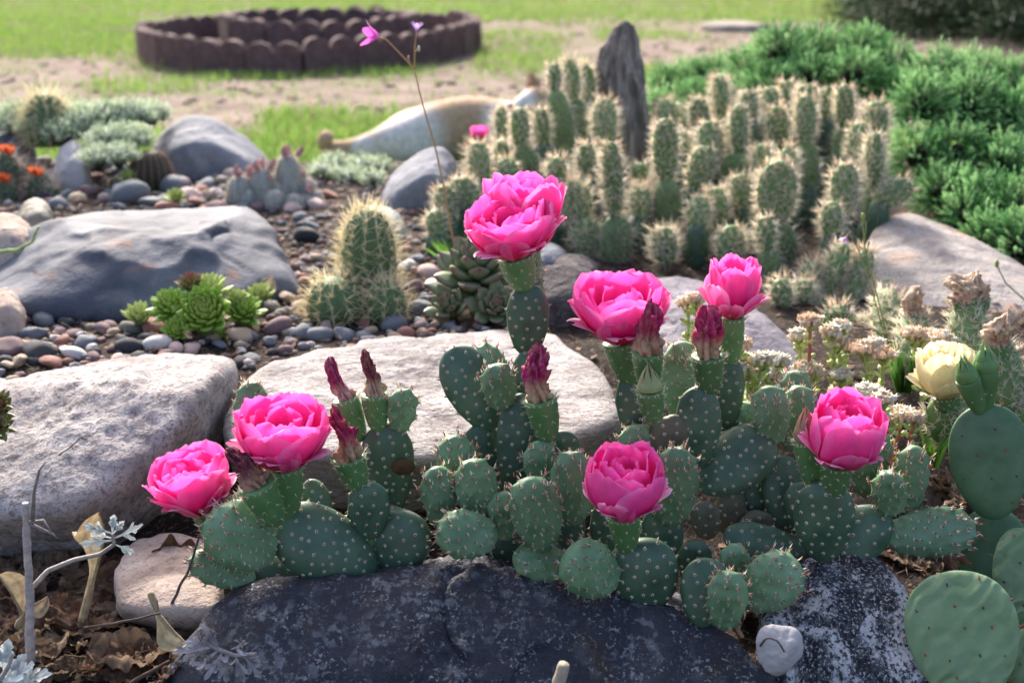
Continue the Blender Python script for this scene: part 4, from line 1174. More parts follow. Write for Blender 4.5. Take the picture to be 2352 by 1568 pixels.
# ------------------------------------------------------------------ yellow bloom on a small spiny pad
def spiny_pad(parent, base, tip, wpx, roll=0.0, th=.45, dens=.0105, slen=.014, old=False, tint=None, sink=.006, name='pad', mat=None):
    B = P(*base) if len(base) == 3 else None
    T = P(*tip)
    k = mpp((B + T) / 2); W = wpx * k; ax = unit(T - B); B = B - ax * sink
    V, Q, surf, dims, fr, par = pad_shape(B, T, W, max(th * W, .02), roll, 16, 20, .12, .85)
    rng = random.Random(int(base[0] * 3 + tip[1]))
    ap, an, sv = areoles(surf, dims, dens, rng, .3, .99, .06)
    ctr = (B + T) / 2; al = B + ax * ((ap - B) @ ax)[:, None]
    an = fix_out(ap, an, al * .7 + ctr * .3)
    mb = MB(); mb.add(V, None, Q)
    o = mb.obj(name, MATS[mat or 'pad_spiny'], parent, org=B)
    sm = MB(); n = len(ap)
    straw = np.array([.93, .87, .70]); pale = np.array([.94, .92, .86]); orange = np.array([.84, .60, .36])
    for q in range(12 if not old else 6):
        d = unit(an * 1.0 + nrs.randn(n, 3) * .55 + (ax * .35 if not old else -np.array([0, 0, .5])))
        L = slen * (.45 + .75 * nrs.rand(n)) * (1.5 if old and q < 3 else 1)
        mixv = np.clip(nrs.rand(n) * .5 + (0 if old else ss(.7, 1, sv) * .6) - .15, 0, 1)[:, None]
        c = (pale * .72 if old else straw) * (1 - mixv) + (np.array([.55, .5, .46]) if old else orange) * mixv  # spines of lower pads coloured darker, painting shade into the gaps between columns
        if q > 3 and not old: c = c * .4 + pale * .6
        spines(sm, ap, d, L, .00068 if not old else .00042, 0, None, c)
    dome(sm, ap, an, .0013, .0014, 0)
    sm.c[-1] = np.tile([[.50, .42, .30]], (len(sm.v[-1]), 1))
    sm.obj('spines', MATS['spine'], o, org=B, usecol=True, kind='stuff')
    return o

p = thing('spiny_prickly_pear', 'small spiny prickly pear carrying one pale yellow bloom', 'cactus', P(2180, 1000, 1.18))
spiny_pad(p, (2180, 1010, 1.18), (2182, 905, 1.18), 110, .2)
bloom(p, (2180, 940, 1.175), (2172, 900, 1.175), 60, 142, 108, 'cup', -6, 8, pal=YELL, seed=9, spiny=1.0)
def brown_top(label, pads, tops, px, py, d):
    p = thing('spiny_prickly_pear', label, 'cactus', P(px, py, d))
    for a in pads: spiny_pad(p, *a)
    for (b, t, w, top, r, sd) in tops: withered(p, b, t, w, top, r, (.66, .42, .32), (.74, .56, .40), sd, .85, 2.2, 8)
brown_top('spiny prickly pear with three dried brown flower heads in front of the rust-stained rock', [((2225, 880, 1.30), (2222, 690, 1.36), 92, .1)],
          [((2215, 720, 1.36), (2213, 678, 1.36), 62, (2208, 632), 60, 11), ((2245, 715, 1.37), (2248, 675, 1.37), 56, (2246, 628), 54, 12)], 2225, 880, 1.30)
brown_top('spiny prickly pear with a single dried pinkish flower head near the sedum', [((2095, 830, 1.34), (2100, 712, 1.40), 74, .1), ((2040, 780, 1.42), (2040, 665, 1.48), 72, .1)],
          [((2103, 745, 1.39), (2104, 712, 1.39), 56, (2102, 662), 50, 13)], 2090, 830, 1.34)
brown_top('spiny prickly pear with a dried brown flower head behind the green buds', [((2310, 930, 1.22), (2305, 790, 1.24), 84, .1), ((2340, 960, 1.22), (2345, 850, 1.24), 70, .1)],
          [((2298, 815, 1.235), (2297, 780, 1.235), 62, (2298, 720), 62, 14)], 2310, 930, 1.22)

# ------------------------------------------------------------------ the spiny clump: every standing column is a plant
cols_ = [  # distance, list of pads from the top down: (tip, base, width)
 (2.25, [((1273, 146), (1274, 212), 32), ((1276, 208), (1302, 380), 62)]), (2.32, [((1308, 134), (1318, 232), 40), ((1322, 228), (1340, 330), 56)]), (2.42, [((1345, 148), (1352, 250), 44)]),
 (2.12, [((1388, 226), (1390, 332), 60)]), (2.12, [((1192, 247), (1198, 342), 50), ((1198, 338), (1222, 420), 66)]), (2.25, [((1150, 245), (1156, 330), 32)]), (2.2, [((1240, 248), (1248, 338), 42)]),
 (2.02, [((1096, 326), (1106, 424), 54)]), (2.1, [((1150, 322), (1152, 375), 40)]), (2.02, [((1165, 362), (1166, 430), 52)]), (1.98, [((1278, 360), (1282, 430), 50)]), (1.92, [((1316, 415), (1326, 512), 78)]),
 (1.88, [((1402, 325), (1412, 498), 54), ((1412, 494), (1420, 622), 94)]), (1.98, [((1528, 272), (1530, 416), 64), ((1530, 412), (1540, 540), 76)]), (2.05, [((1346, 330), (1350, 410), 46)]),
 (1.95, [((1062, 406), (1068, 480), 70)]), (1.93, [((1015, 425), (1030, 500), 56)]), (1.9, [((1000, 480), (1010, 545), 60)]), (2.05, [((1468, 375), (1472, 430), 44)]), (1.95, [((1470, 425), (1470, 510), 52)]),
 (2.28, [((1653, 172), (1656, 276), 44), ((1656, 272), (1660, 360), 50)]), (2.3, [((1532, 228), (1536, 300), 50)]), (2.25, [((1604, 225), (1608, 300), 52)]), (2.08, [((1696, 240), (1698, 354), 44), ((1698, 350), (1690, 456), 86)]),
 (2.08, [((1628, 278), (1636, 376), 68)]), (2.02, [((1622, 335), (1598, 438), 62)]), (2.3, [((1768, 200), (1770, 270), 46)]), (2.36, [((1806, 186), (1808, 260), 46)]), (2.16, [((1784, 244), (1790, 334), 52), ((1790, 330), (1800, 400), 50)]),
 (2.1, [((1850, 217), (1852, 326), 48), ((1852, 320), (1858, 440), 60)]), (2.22, [((1940, 194), (1942, 298), 42), ((1942, 294), (1925, 370), 52)]), (2.3, [((1900, 198), (1902, 280), 36)]), (2.12, [((2014, 234), (2008, 310), 66)]),
 (2.02, [((1976, 280), (1966, 384), 52)]), (1.95, [((2010, 304), (2008, 424), 44), ((2008, 420), (2000, 520), 60)]), (1.93, [((2094, 420), (2014, 468), 64)]), (1.84, [((1788, 370), (1780, 516), 98), ((1786, 512), (1800, 610), 80)]),
 (1.95, [((1700, 400), (1705, 490), 56)]), (1.85, [((1942, 374), (1938, 494), 70), ((1935, 490), (1900, 600), 60)]), (1.8, [((1912, 462), (1908, 545), 50)]), (1.76, [((1756, 496), (1762, 575), 44), ((1762, 572), (1770, 660), 60)]),
 (1.8, [((1676, 518), (1682, 600), 78)]), (1.85, [((1608, 450), (1602, 525), 52)]), (1.70, [((1944, 556), (1880, 694), 62)]), (1.68, [((1996, 572), (1952, 694), 52)]), (1.94, [((1810, 338), (1812, 420), 44)]),
 (1.83, [((1520, 520), (1530, 600), 70)]), (1.98, [((1476, 420), (1480, 490), 40)]), (1.9, [((1345, 500), (1352, 590), 72)]), (1.66, [((1790, 700), (1900, 712), 60)]), (2.2, [((1720, 205), (1722, 275), 46)]), (2.28, [((1852, 192), (1856, 262), 50)]),
 (2.05, [((1215, 415), (1225, 480), 60)]), (1.92, [((1640, 430), (1652, 520), 60)]), (2.15, [((1560, 300), (1566, 360), 50)]), (2.0, [((1750, 330), (1752, 420), 46)]), (1.72, [((2040, 640), (2038, 720), 60)]), (1.66, [((1850, 640), (1842, 705), 54)]), (1.64, [((1790, 640), (1800, 700), 50)]), (1.60, [((1925, 700), (1930, 765), 56)]), (1.56, [((2000, 720), (2000, 780), 54)]), (1.7, [((1870, 600), (1866, 660), 56)]),
]
for ci, (d, chain) in enumerate(cols_):
    bx, by = chain[-1][1]
    tall = chain[0][0][1] < 215
    where = 'beside the driftwood stump' if 1340 < bx < 1480 and by < 440 else 'nearest to the dog' if bx < 1265 else 'nearest to the juniper' if bx > 1885 and by < 480 else 'rooted at the front edge of the spiny clump' if by > 555 else 'in the middle of the spiny clump' if bx < 1690 else 'between the clump middle and the juniper'
    lab = 'tall spiny prickly pear column rising behind the clump, ' + where if tall else ('leaning spiny pad at the foot of the spiny clump' if chain[-1][1][1] > 680 or abs(chain[0][0][0] - chain[0][1][0]) > 50 else 'straw-spined oval prickly pear column ' + where)
    Bp = P(bx, by, d); g = gz1(Bp[0], Bp[1])
    ground = np.array([Bp[0], Bp[1] + .0, g - .01])
    t = thing('spiny_prickly_pear', lab, 'cactus', ground, {'tall': 'tall spiny columns ' + where, 'lean': 'leaning pads of the spiny clump', 'stra': 'spiny columns ' + where}[lab[:4]])
    for i, (tp, bs, w) in enumerate(chain):
        spiny_pad(t, (bs[0], bs[1], d), (tp[0], tp[1], d + rnd.uniform(-.01, .02)), w * .96, rnd.uniform(-.7, .7), old=(i > 0), slen=rnd.uniform(.016, .022) if i == 0 else .020, th=.42)
    if Bp[2] - g > .015:      # older stem joints down to the soil
        n = max(1, int(round((Bp[2] - g) / .075)))
        for i in range(n):
            z0 = g - .01 + (Bp[2] - g + .02) * i / n; z1 = g - .01 + (Bp[2] - g + .02) * (i + 1) / n
            A = np.array([Bp[0], Bp[1], z0]); C = np.array([Bp[0] + rnd.uniform(-.008, .008), Bp[1], z1])
            # image coordinates are not needed here: build straight from points
            W = .038; V, Q, surf, dims, fr, par = pad_shape(A, C, W, .03, rnd.uniform(-.5, .5), 12, 16, .05, .7)
            mb = MB(); mb.add(V, None, Q); o = mb.obj('stem_joint', MATS['pad_old'], t, org=A)
            ap, an, sv = areoles(surf, dims, .018, rnd, .3)
            an = fix_out(ap, an, A + (C - A) * sv[:, None])
            sm = MB()
            for q in range(4):
                spines(sm, ap, unit(an + nrs.randn(len(ap), 3) * .5 - np.array([0, 0, .5])), .022 * (.5 + .8 * nrs.rand(len(ap))), .0004, 0, None, np.tile([[.46, .43, .39]], (len(ap), 1)))  # dull grey spine colour stands in for shade low between the columns
            sm.obj('spines', MATS['spine'], o, org=A, usecol=True, kind='stuff')
# a pink bloom at the back of the clump
p = thing('spiny_prickly_pear', 'spiny prickly pear with a pink bloom at the back of the clump beside the dog', 'cactus', P(1102, 400, 2.3))
spiny_pad(p, (1104, 440, 2.3), (1102, 325, 2.3), 46)
bloom(p, (1102, 335, 2.3), (1102, 318, 2.3), 20, 46, 26, 'open', seed=12, spiny=.5)
# ------------------------------------------------------------------ ribbed cacti
def ribbed(parent, base, axis, L, R, ribs, name='stem', col=(.06, .12, .045), top=(.09, .16, .07), valley=.75, sp=None, rings=20, depth=.16, shoulder=2.4):
    """sp: dict(step, n, len, rad, col, tipcol, spread)"""
    ax = unit(axis); x, y, z = frame(ax, (0, -1, .2)); seg = ribs * 6
    s = np.linspace(0, 1, rings); a = np.arange(seg) / seg * 6.283
    S, A = np.meshgrid(s, a, indexing='ij')
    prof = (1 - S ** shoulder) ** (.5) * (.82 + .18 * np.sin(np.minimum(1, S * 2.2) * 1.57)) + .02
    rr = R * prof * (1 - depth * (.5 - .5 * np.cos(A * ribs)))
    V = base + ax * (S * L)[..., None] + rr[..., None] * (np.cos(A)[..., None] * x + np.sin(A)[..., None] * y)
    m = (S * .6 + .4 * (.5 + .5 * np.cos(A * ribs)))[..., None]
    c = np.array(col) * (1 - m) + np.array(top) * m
    mb = MB(); mb.add(V.reshape(-1, 3), None, gridq(rings, seg, True), 0, c.reshape(-1, 3))
    o = mb.obj(name, MATS['cactus_body'], parent, org=base, usecol=True)
    if sp:
        sm = MB(); st = np.arange(.08, .97, sp['step'] / L)
        RR, SS = np.meshgrid(np.arange(ribs), st)
        RR = RR.ravel(); SS = (SS + (RR.reshape(SS.shape) % 2) * sp['step'] / L * .5).ravel(); SS = np.minimum(SS, .985)
        aa = RR / ribs * 6.283
        pr = (1 - SS ** shoulder) ** .5 * (.82 + .18 * np.sin(np.minimum(1, SS * 2.2) * 1.57)) + .02
        rad_ = np.cos(aa)[:, None] * x + np.sin(aa)[:, None] * y
        pos = base + ax * (SS * L)[:, None] + rad_ * (R * pr)[:, None]
        nor = unit(rad_ * (.25 + pr)[:, None] + ax * (SS ** 3 * 1.2)[:, None]); n = len(pos)
        for q in range(sp['n']):
            d = unit(nor + nrs.randn(n, 3) * sp.get('spread', .6))
            mixv = nrs.rand(n, 1) * .7
            c = np.array(sp['col']) * (1 - mixv) + np.array(sp['tipcol']) * mixv
            bd = nrs.randn(n, 3) * sp.get('bend', 0) * sp['len']
            spines(sm, pos, d, sp['len'] * (.5 + .7 * nrs.rand(n)), sp['rad'], 0, bd, c)
        dome(sm, pos, nor, sp.get('felt', .0016), .001, 0); sm.c[-1] = np.tile([sp.get('feltcol', [.6, .55, .42])], (len(sm.v[-1]), 1))
        sm.obj('spines', MATS['spine'], o, org=base, usecol=True, kind='stuff')
    return o

def ground_at(px, py, sink=.006):
    g = G(px, py); g[2] -= sink
    return g
YS = dict(step=.012, n=9, len=.027, rad=.0006, col=(.88, .80, .56), tipcol=(.90, .86, .70), spread=.75, felt=.002)
g = ground_at(815, 735)
t = thing('hedgehog_cactus', 'yellow-spined hedgehog cactus with a tall and a squat stem beside the long dark rock', 'cactus', g)
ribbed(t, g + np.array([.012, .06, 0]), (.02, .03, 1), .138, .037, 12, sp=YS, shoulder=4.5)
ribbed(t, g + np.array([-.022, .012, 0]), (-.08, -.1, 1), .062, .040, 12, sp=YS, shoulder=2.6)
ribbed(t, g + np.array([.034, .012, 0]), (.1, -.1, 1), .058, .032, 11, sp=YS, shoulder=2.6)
g = P(110, 300, 2.55)
t = thing('hedgehog_cactus', 'round yellow-spined hedgehog cactus standing in grey-green ground cover', 'cactus', g)
ribbed(t, g + np.array([0, 0, -.03]), (0, .05, 1), .105, .048, 13, sp=dict(YS, len=.034, n=11))
g = ground_at(350, 432)
t = thing('barrel_cactus', 'small dark ribbed barrel cactus with orange-brown spine rows', 'cactus', g)
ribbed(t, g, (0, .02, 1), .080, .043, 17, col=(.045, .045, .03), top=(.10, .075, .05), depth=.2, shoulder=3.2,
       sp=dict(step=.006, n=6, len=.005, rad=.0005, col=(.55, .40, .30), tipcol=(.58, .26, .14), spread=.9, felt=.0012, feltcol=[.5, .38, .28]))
# grey pincushion cluster with pink buds
g = ground_at(650, 478)
t = thing('pincushion_cactus', 'clustered grey-green pincushion cactus with pink buds on its stem tips', 'cactus', g)
W_ = dict(step=.006, n=12, len=.0065, rad=.0005, col=(.8, .77, .72), tipcol=(.7, .62, .55), spread=1.0, felt=.0012, feltcol=[.8, .78, .72])
stems = [(668, 352, 76, 136, .02, 3), (605, 385, 70, 92, 0, 3), (560, 400, 64, 80, -.01, 2), (706, 410, 56, 74, .02, 1), (640, 415, 56, 64, 0, 0), (632, 436, 54, 52, -.035, 0), (568, 432, 52, 52, -.02, 0), (678, 444, 54, 52, -.035, 0), (706, 446, 48, 50, -.01, 0), (600, 422, 54, 62, -.01, 2), (540, 412, 42, 62, .0, 1), (726, 436, 40, 54, 0, 1)]
for (px, py, w, h, dy, nb) in stems:
    b = P(px, py + h, g[1] + .03 + dy); b[2] = min(b[2], gz1(b[0], b[1])) - .01
    tp = P(px, py, b[1]); k = mpp(tp); L = tp[2] - b[2]
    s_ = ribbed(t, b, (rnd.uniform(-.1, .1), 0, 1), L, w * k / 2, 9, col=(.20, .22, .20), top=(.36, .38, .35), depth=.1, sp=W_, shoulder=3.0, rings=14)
    for j in range(nb):
        a = j / max(1, nb) * 6.283 + px; o0 = np.array([tp[0] + math.cos(a) * w * k * .22, tp[1] + math.sin(a) * w * k * .22, tp[2] - .006])
        c_ = crumple(s_, o0, unit(np.array([math.cos(a) * .3, math.sin(a) * .3, 1])), .019 + .005 * rnd.random(), .0062, (.66, .44, .38), (.70, .42, .38), 'bud', j, .8)
# orange-flowered cactus at the left edge
g = ground_at(60, 452)
t = thing('claret_cup_cactus', 'dark green cactus with long pale spines and small orange-red flowers', 'cactus', g)
LS = dict(step=.013, n=8, len=.030, rad=.0004, col=(.55, .48, .44), tipcol=(.70, .66, .6), spread=.8, bend=.25, felt=.0014)
for (px, py, h, w, dy) in [(30, 345, 110, 62, .03), (95, 395, 62, 60, .0), (20, 410, 60, 62, -.02), (60, 380, 80, 56, .05), (-30, 370, 90, 60, .02), (118, 425, 36, 42, -.02)]:
    b = P(px, py + h, g[1] + dy); b[2] = min(b[2], gz1(b[0], b[1])) - .008; tp = P(px, py, b[1]); k = mpp(tp)
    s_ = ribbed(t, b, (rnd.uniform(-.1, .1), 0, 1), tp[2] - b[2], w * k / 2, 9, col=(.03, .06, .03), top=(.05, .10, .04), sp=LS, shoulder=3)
    if (px, py) in ((95, 395), (20, 410), (30, 345)):
        for j in range(2):
            o0 = tp + np.array([(j - 1) * .012, -.012, -.004 - .003 * j]); mb = MB()
            for q in range(9):
                az = q / 9 * 6.283; e = np.array([math.cos(az), math.sin(az), 0]); f = np.array([-math.sin(az), math.cos(az), 0])
                S, Tt = np.meshgrid(np.linspace(0, 1, 6), np.linspace(-1, 1, 4), indexing='ij')
                pos = o0 + e * (.003 + .008 * S ** 1.3)[..., None] + np.array([0, 0, 1]) * (.017 * S)[..., None] + f * (Tt * .0042 * np.sin(np.clip(S, .1, .94) * 3.0))[..., None]
                mb.add(pos.reshape(-1, 3), None, gridq(6, 4), 0, (.55, .13, .05))
            mb.obj('flower', MATS['petal'], s_, usecol=True)

# ------------------------------------------------------------------ rosettes (houseleeks)
def leaf_mesh(name, c0, c1, ctip, wid=.42, th=.16, curl=.35, pt=1.6):
    nu, ns = 11, 10
    s = np.linspace(0, 1, nu); a = np.arange(ns) / ns * 6.283
    S, A = np.meshgrid(s, a, indexing='ij')
    w = wid * np.where(S < .62, .42 + .58 * np.sin(S / .62 * 1.57), np.maximum(.02, 1 - ((S - .62) / .38) ** pt))
    h = th * (.5 + .5 * np.sin(S * 3.14)) * np.where(S > .95, .35, 1)
    X = S; Y = w / 2 * np.cos(A); Z = h / 2 * np.sin(A) + curl * S ** 2 + .10 * (Y / wid * 2) ** 2 * wid
    m = np.clip(S * 1.1, 0, 1)[..., None]; c = np.array(c0) * (1 - m) + np.array(c1) * m
    k = np.clip(ss(.80, 1.0, S) + .5 * ss(.8, 1, np.abs(np.cos(A))) * ss(.4, .9, S), 0, 1)[..., None]
    c = c * (1 - k) + np.array(ctip) * k
    mb = MB(); mb.add(np.stack([X, Y, Z], -1).reshape(-1, 3), None, gridq(nu, ns, True)[:, ::-1], 0, c.reshape(-1, 3))
    return mb.mesh(name, MATS['succulent'], np.zeros(3), True, True)
LEAF_G = leaf_mesh('leaf', (.14, .30, .035), (.27, .46, .07), (.28, .36, .09), .50, .20, .5, 2.0)
LEAF_Y = leaf_mesh('leaf', (.24, .36, .07), (.48, .58, .18), (.48, .52, .2), .48, .20, .5, 2.0)
LEAF_P = leaf_mesh('leaf', (.17, .23, .10), (.19, .24, .14), (.20, .10, .09), .60, .26, .34, 1.7)
LEAF_R = leaf_mesh('leaf', (.12, .26, .06), (.20, .20, .08), (.34, .05, .05), .40, .2, .5)
def rosette(label, C, R, n, me, tilt=(0, -.5, .85), closed=0.0, name='houseleek', group=None, cat='succulent', parent=None, dome_=.45, long=1.0):
    ax = unit(tilt); x, y, z = frame(ax, (0, -1, .1))
    t = thing(name, label, cat, C, group) if parent is None else parent
    for i in range(n):
        u = (i + .5) / n                                   # 0 outer .. 1 centre
        az = i * 2.39996; e0 = -30 if closed > .3 else 2; el = rad(e0 + (88 - e0) * u ** .85) + (closed * .55 if closed > .3 else closed) * (1 - u)
        L = R * (.92 - .50 * u) * long
        e = math.cos(az) * x + math.sin(az) * y
        d = e * math.cos(el) + z * math.sin(el); nrm = z * math.cos(el) - e * math.sin(el); sd = np.cross(nrm, d)
        o0 = C + e * R * .16 * (1 - u) + z * R * dome_ * u
        M4 = Matrix(((d[0], sd[0], nrm[0], o0[0]), (d[1], sd[1], nrm[1], o0[1]), (d[2], sd[2], nrm[2], o0[2]), (0, 0, 0, 1))) @ Matrix.Diagonal((L, L, L, 1))
        shared('leaf', me, t, M4)
    mb = MB(); D, T = ico(2); mb.add(C - z * R * .12 + D * np.array([R * .34, R * .34, R * .30]), T, None, 0, (.12, .15, .06))
    mb.obj('stalk', MATS['succulent'], t, org=C, usecol=True)
    return t
def ros_at(label, px, py, rpx, n, me, d=None, tilt=(0, -.55, .8), closed=0.0, group=None, **k):
    g = G(px, py + rpx * .85); R = rpx * 1.12 * mpp(g)
    C = P(px, py + rpx * .15, g[1] if d is None else d)
    gr = np.array([C[0], C[1], gz1(C[0], C[1])])
    t = rosette(label, C, R, n, me, tilt, closed, group=group, **k)
    if C[2] - gr[2] > .016:
        mb = MB(); tube(mb, [gr - np.array([0, 0, .004]), C], [R * .3, R * .4], 7, 0, (.14, .20, .07)); mb.obj('stalk', MATS['succulent'], t, usecol=True)
    return t
D0 = G(475, 772)[1]
ros_at('largest bright green houseleek rosette in the gravel', 475, 715, 66, 72, LEAF_G, D0, (0.02, -.75, .65), .1)
ros_at('bright green houseleek rosette just left of the largest one', 395, 705, 46, 60, LEAF_G, D0 + .005, (-.1, -.5, .85), .35)
ros_at('small green houseleek rosette in front of the largest one', 408, 757, 33, 48, LEAF_G, None, (0, -.75, .6), .1)
ros_at('spiky pale green rosette at the foot of the long dark rock', 322, 728, 38, 40, LEAF_Y, None, (0, -.3, .95), .1)
ros_at('yellow-green rosette behind the largest houseleek', 482, 672, 46, 54, LEAF_Y, D0 + .03, (0, -.3, .95), .35)
ros_at('green rosette to the right of the largest houseleek', 562, 716, 44, 56, LEAF_G, None, (.15, -.4, .9), .35)
ros_at('closed reddish green rosette ball on top of the houseleeks', 440, 655, 30, 60, LEAF_R, D0 + .02, (0, -.2, 1), .8)
ros_at('pale rosette nestled behind the right green rosette', 545, 690, 28, 46, LEAF_Y, D0 + .03, (0, -.2, 1), .6)
ros_at('single pale green rosette ball away from the others, towards the spined cactus', 598, 680, 33, 54, LEAF_Y, None, (0, -.3, .9), .6)
ros_at('tiny green offset rosette behind the blocky stone', 512, 768, 16, 24, LEAF_G)
ros_at('tiny yellow-green rosette behind the barrel cactus pebbles', 300, 412, 28, 34, LEAF_Y, None, (0, -.2, 1), .7)
ros_at('tiny lime green rosette under the long cobble', 405, 455, 26, 34, LEAF_Y, None, (0, -.3, .9), .6)
# the big grey-green houseleek
g = G(1090, 745)
t = thing('houseleek', 'large greyish houseleek with purple leaf tips behind the granite slab', 'succulent', g)
rosette('', g + np.array([.005, .06, .035]), .066, 50, LEAF_P, (-.02, -.4, .92), .35, parent=t, dome_=.9)
rosette('', g + np.array([.025, .01, .016]), .040, 26, LEAF_P, (.1, -.8, .6), .0, parent=t, dome_=.5)
rosette('', g + np.array([-.03, .02, .014]), .036, 22, LEAF_P, (-.3, -.6, .7), .2, parent=t, dome_=.5)
for i, (px, py) in enumerate([(6, 922), (18, 948), (4, 968), (20, 982), (2, 1000), (14, 930)]):
    C = P(px - 14, py, 1.16); rosette('small red-tipped rosette hanging at the edge of the pale granite', C, .013 + .002 * (i % 2), 26, LEAF_R, (.4, -.7, .6), .4, group='red-tipped rosettes')

# ------------------------------------------------------------------ grasses, ground cover, sedum, flower stalks
def tuft(label, px, py, hpx, n, spread, c0=(.10, .26, .03), c1=(.22, .42, .07), d=None, wid=.0016, lean=0, name='grass_tuft'):
    g = G(px, py) if d is None else P(px, py, d)
    k = mpp(g); t = MB()
    for i in range(n):
        a = rnd.random() * 6.283; L = hpx * k * rnd.uniform(.55, 1.05); sp_ = spread * rnd.uniform(.2, 1)
        b = g + np.array([math.cos(a), math.sin(a), 0]) * .008 * rnd.random()
        dr = np.array([math.cos(a) * sp_ + lean, math.sin(a) * sp_ * .7, 1.0])
        s = np.linspace(0, 1, 6)[:, None]
        c = b + unit(dr) * L * s + np.array([math.cos(a) * sp_ + lean, math.sin(a) * sp_, -.35]) * (.35 * L * s ** 2)
        sd = unit(np.cross(unit(dr), np.array([math.sin(a), -math.cos(a), .2]) + .01)); w = wid * (1 - s ** 2)
        V = np.concatenate([c - sd * w, c + sd * w]); q = np.stack([np.arange(5), np.arange(5) + 1, np.arange(5) + 7, np.arange(5) + 6], 1)
        cc = np.array(c0) * (1 - s) + np.array(c1) * s; cc = cc * rnd.uniform(.75, 1.2)
        t.add(V, None, q, 0, np.concatenate([cc, cc]))
    o = t.obj(name, MATS['foliage'], org=g, usecol=True)
    return setp(o, label, 'plant')
tuft('soft bright green grass tuft behind the houseleek', 1045, 620, 95, 120, .75, wid=.0012)
tuft('dark green grass tuft behind the pale yellow bloom', 2075, 900, 150, 60, .35, (.05, .14, .03), (.10, .24, .05), d=1.26, wid=.0018)
tuft('short fan of green blades beside the smooth prickly pear', 2142, 1068, 100, 26, .35, d=1.16, wid=.0026)
tuft('few thin green blades at the foot of the spiny clump', 1915, 790, 110, 30, .5, (.05, .14, .03), (.10, .24, .05), d=1.5, wid=.0016)

def groundcover(label, blobs, flowers, dens=900):
    cs = [P(a, b, d) for a, b, d, r in blobs]; base = np.mean(cs, 0); base[2] = gz1(base[0], base[1])
    t = thing('ground_cover_plant', label, 'plant', base)
    f = MB(); fl = MB()
    for (a, b, d, r), c in zip(blobs, cs):
        R = r * mpp(c); N = int(dens * (R / .06) ** 2)
        u = unit(nrs.randn(N, 3)); u[:, 2] = np.abs(u[:, 2]) * 1.0 - .1
        pos = c + u * (R * (.6 + .4 * nrs.rand(N, 1))) * np.array([1, 1, .75])
        dr = unit(u + np.array([0, 0, .8]) + nrs.randn(N, 3) * .3)
        m = nrs.rand(N, 1); col = np.array([.28, .38, .22]) * (1 - m) + np.array([.62, .70, .54]) * m
        needles(f, pos, dr, .018 + .014 * nrs.rand(N), .0065, 10, col, .0018)
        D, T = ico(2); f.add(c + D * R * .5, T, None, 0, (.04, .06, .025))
        n = int(N * flowers)
        sel = nrs.choice(N, n); top = pos[sel] + np.array([0, 0, .010])
        keep = u[sel][:, 2] > .15; top = top[keep]; n = len(top)
        for q in range(5):
            aa = q * 1.2566 + nrs.rand(n) * .5; e = np.stack([np.cos(aa), np.sin(aa), .35 + 0 * aa], 1)
            spines(fl, top + nrs.randn(n, 3) * .002, e, .0062, .0026, 0, None, np.tile([[.95, .96, .94]], (n, 1)))
    f.obj('foliage', MATS['foliage'], t, smooth=False, usecol=True, kind='stuff')
    if fl.n: fl.obj('flowers', MATS['petal'], t, smooth=False, usecol=True, kind='stuff')
groundcover('grey-green mat plant dotted with white flowers against the blue-grey boulder', [(190, 300, 2.55, 50), (240, 285, 2.58, 48), (300, 280, 2.6, 44), (345, 275, 2.66, 36), (255, 340, 2.46, 46), (300, 335, 2.48, 44), (225, 375, 2.38, 28), (275, 372, 2.38, 32)], .5)
groundcover('sparse grey-green mat plant around the round hedgehog cactus', [(40, 275, 2.62, 36), (90, 305, 2.55, 40), (145, 320, 2.5, 34), (30, 300, 2.58, 28), (165, 270, 2.62, 30)], .02)
groundcover('low mat plant with white flowers in front of the dog', [(770, 388, 2.60, 26), (830, 398, 2.58, 28), (870, 395, 2.60, 22), (800, 420, 2.5, 26), (740, 405, 2.5, 22), (855, 425, 2.46, 22)], .35)

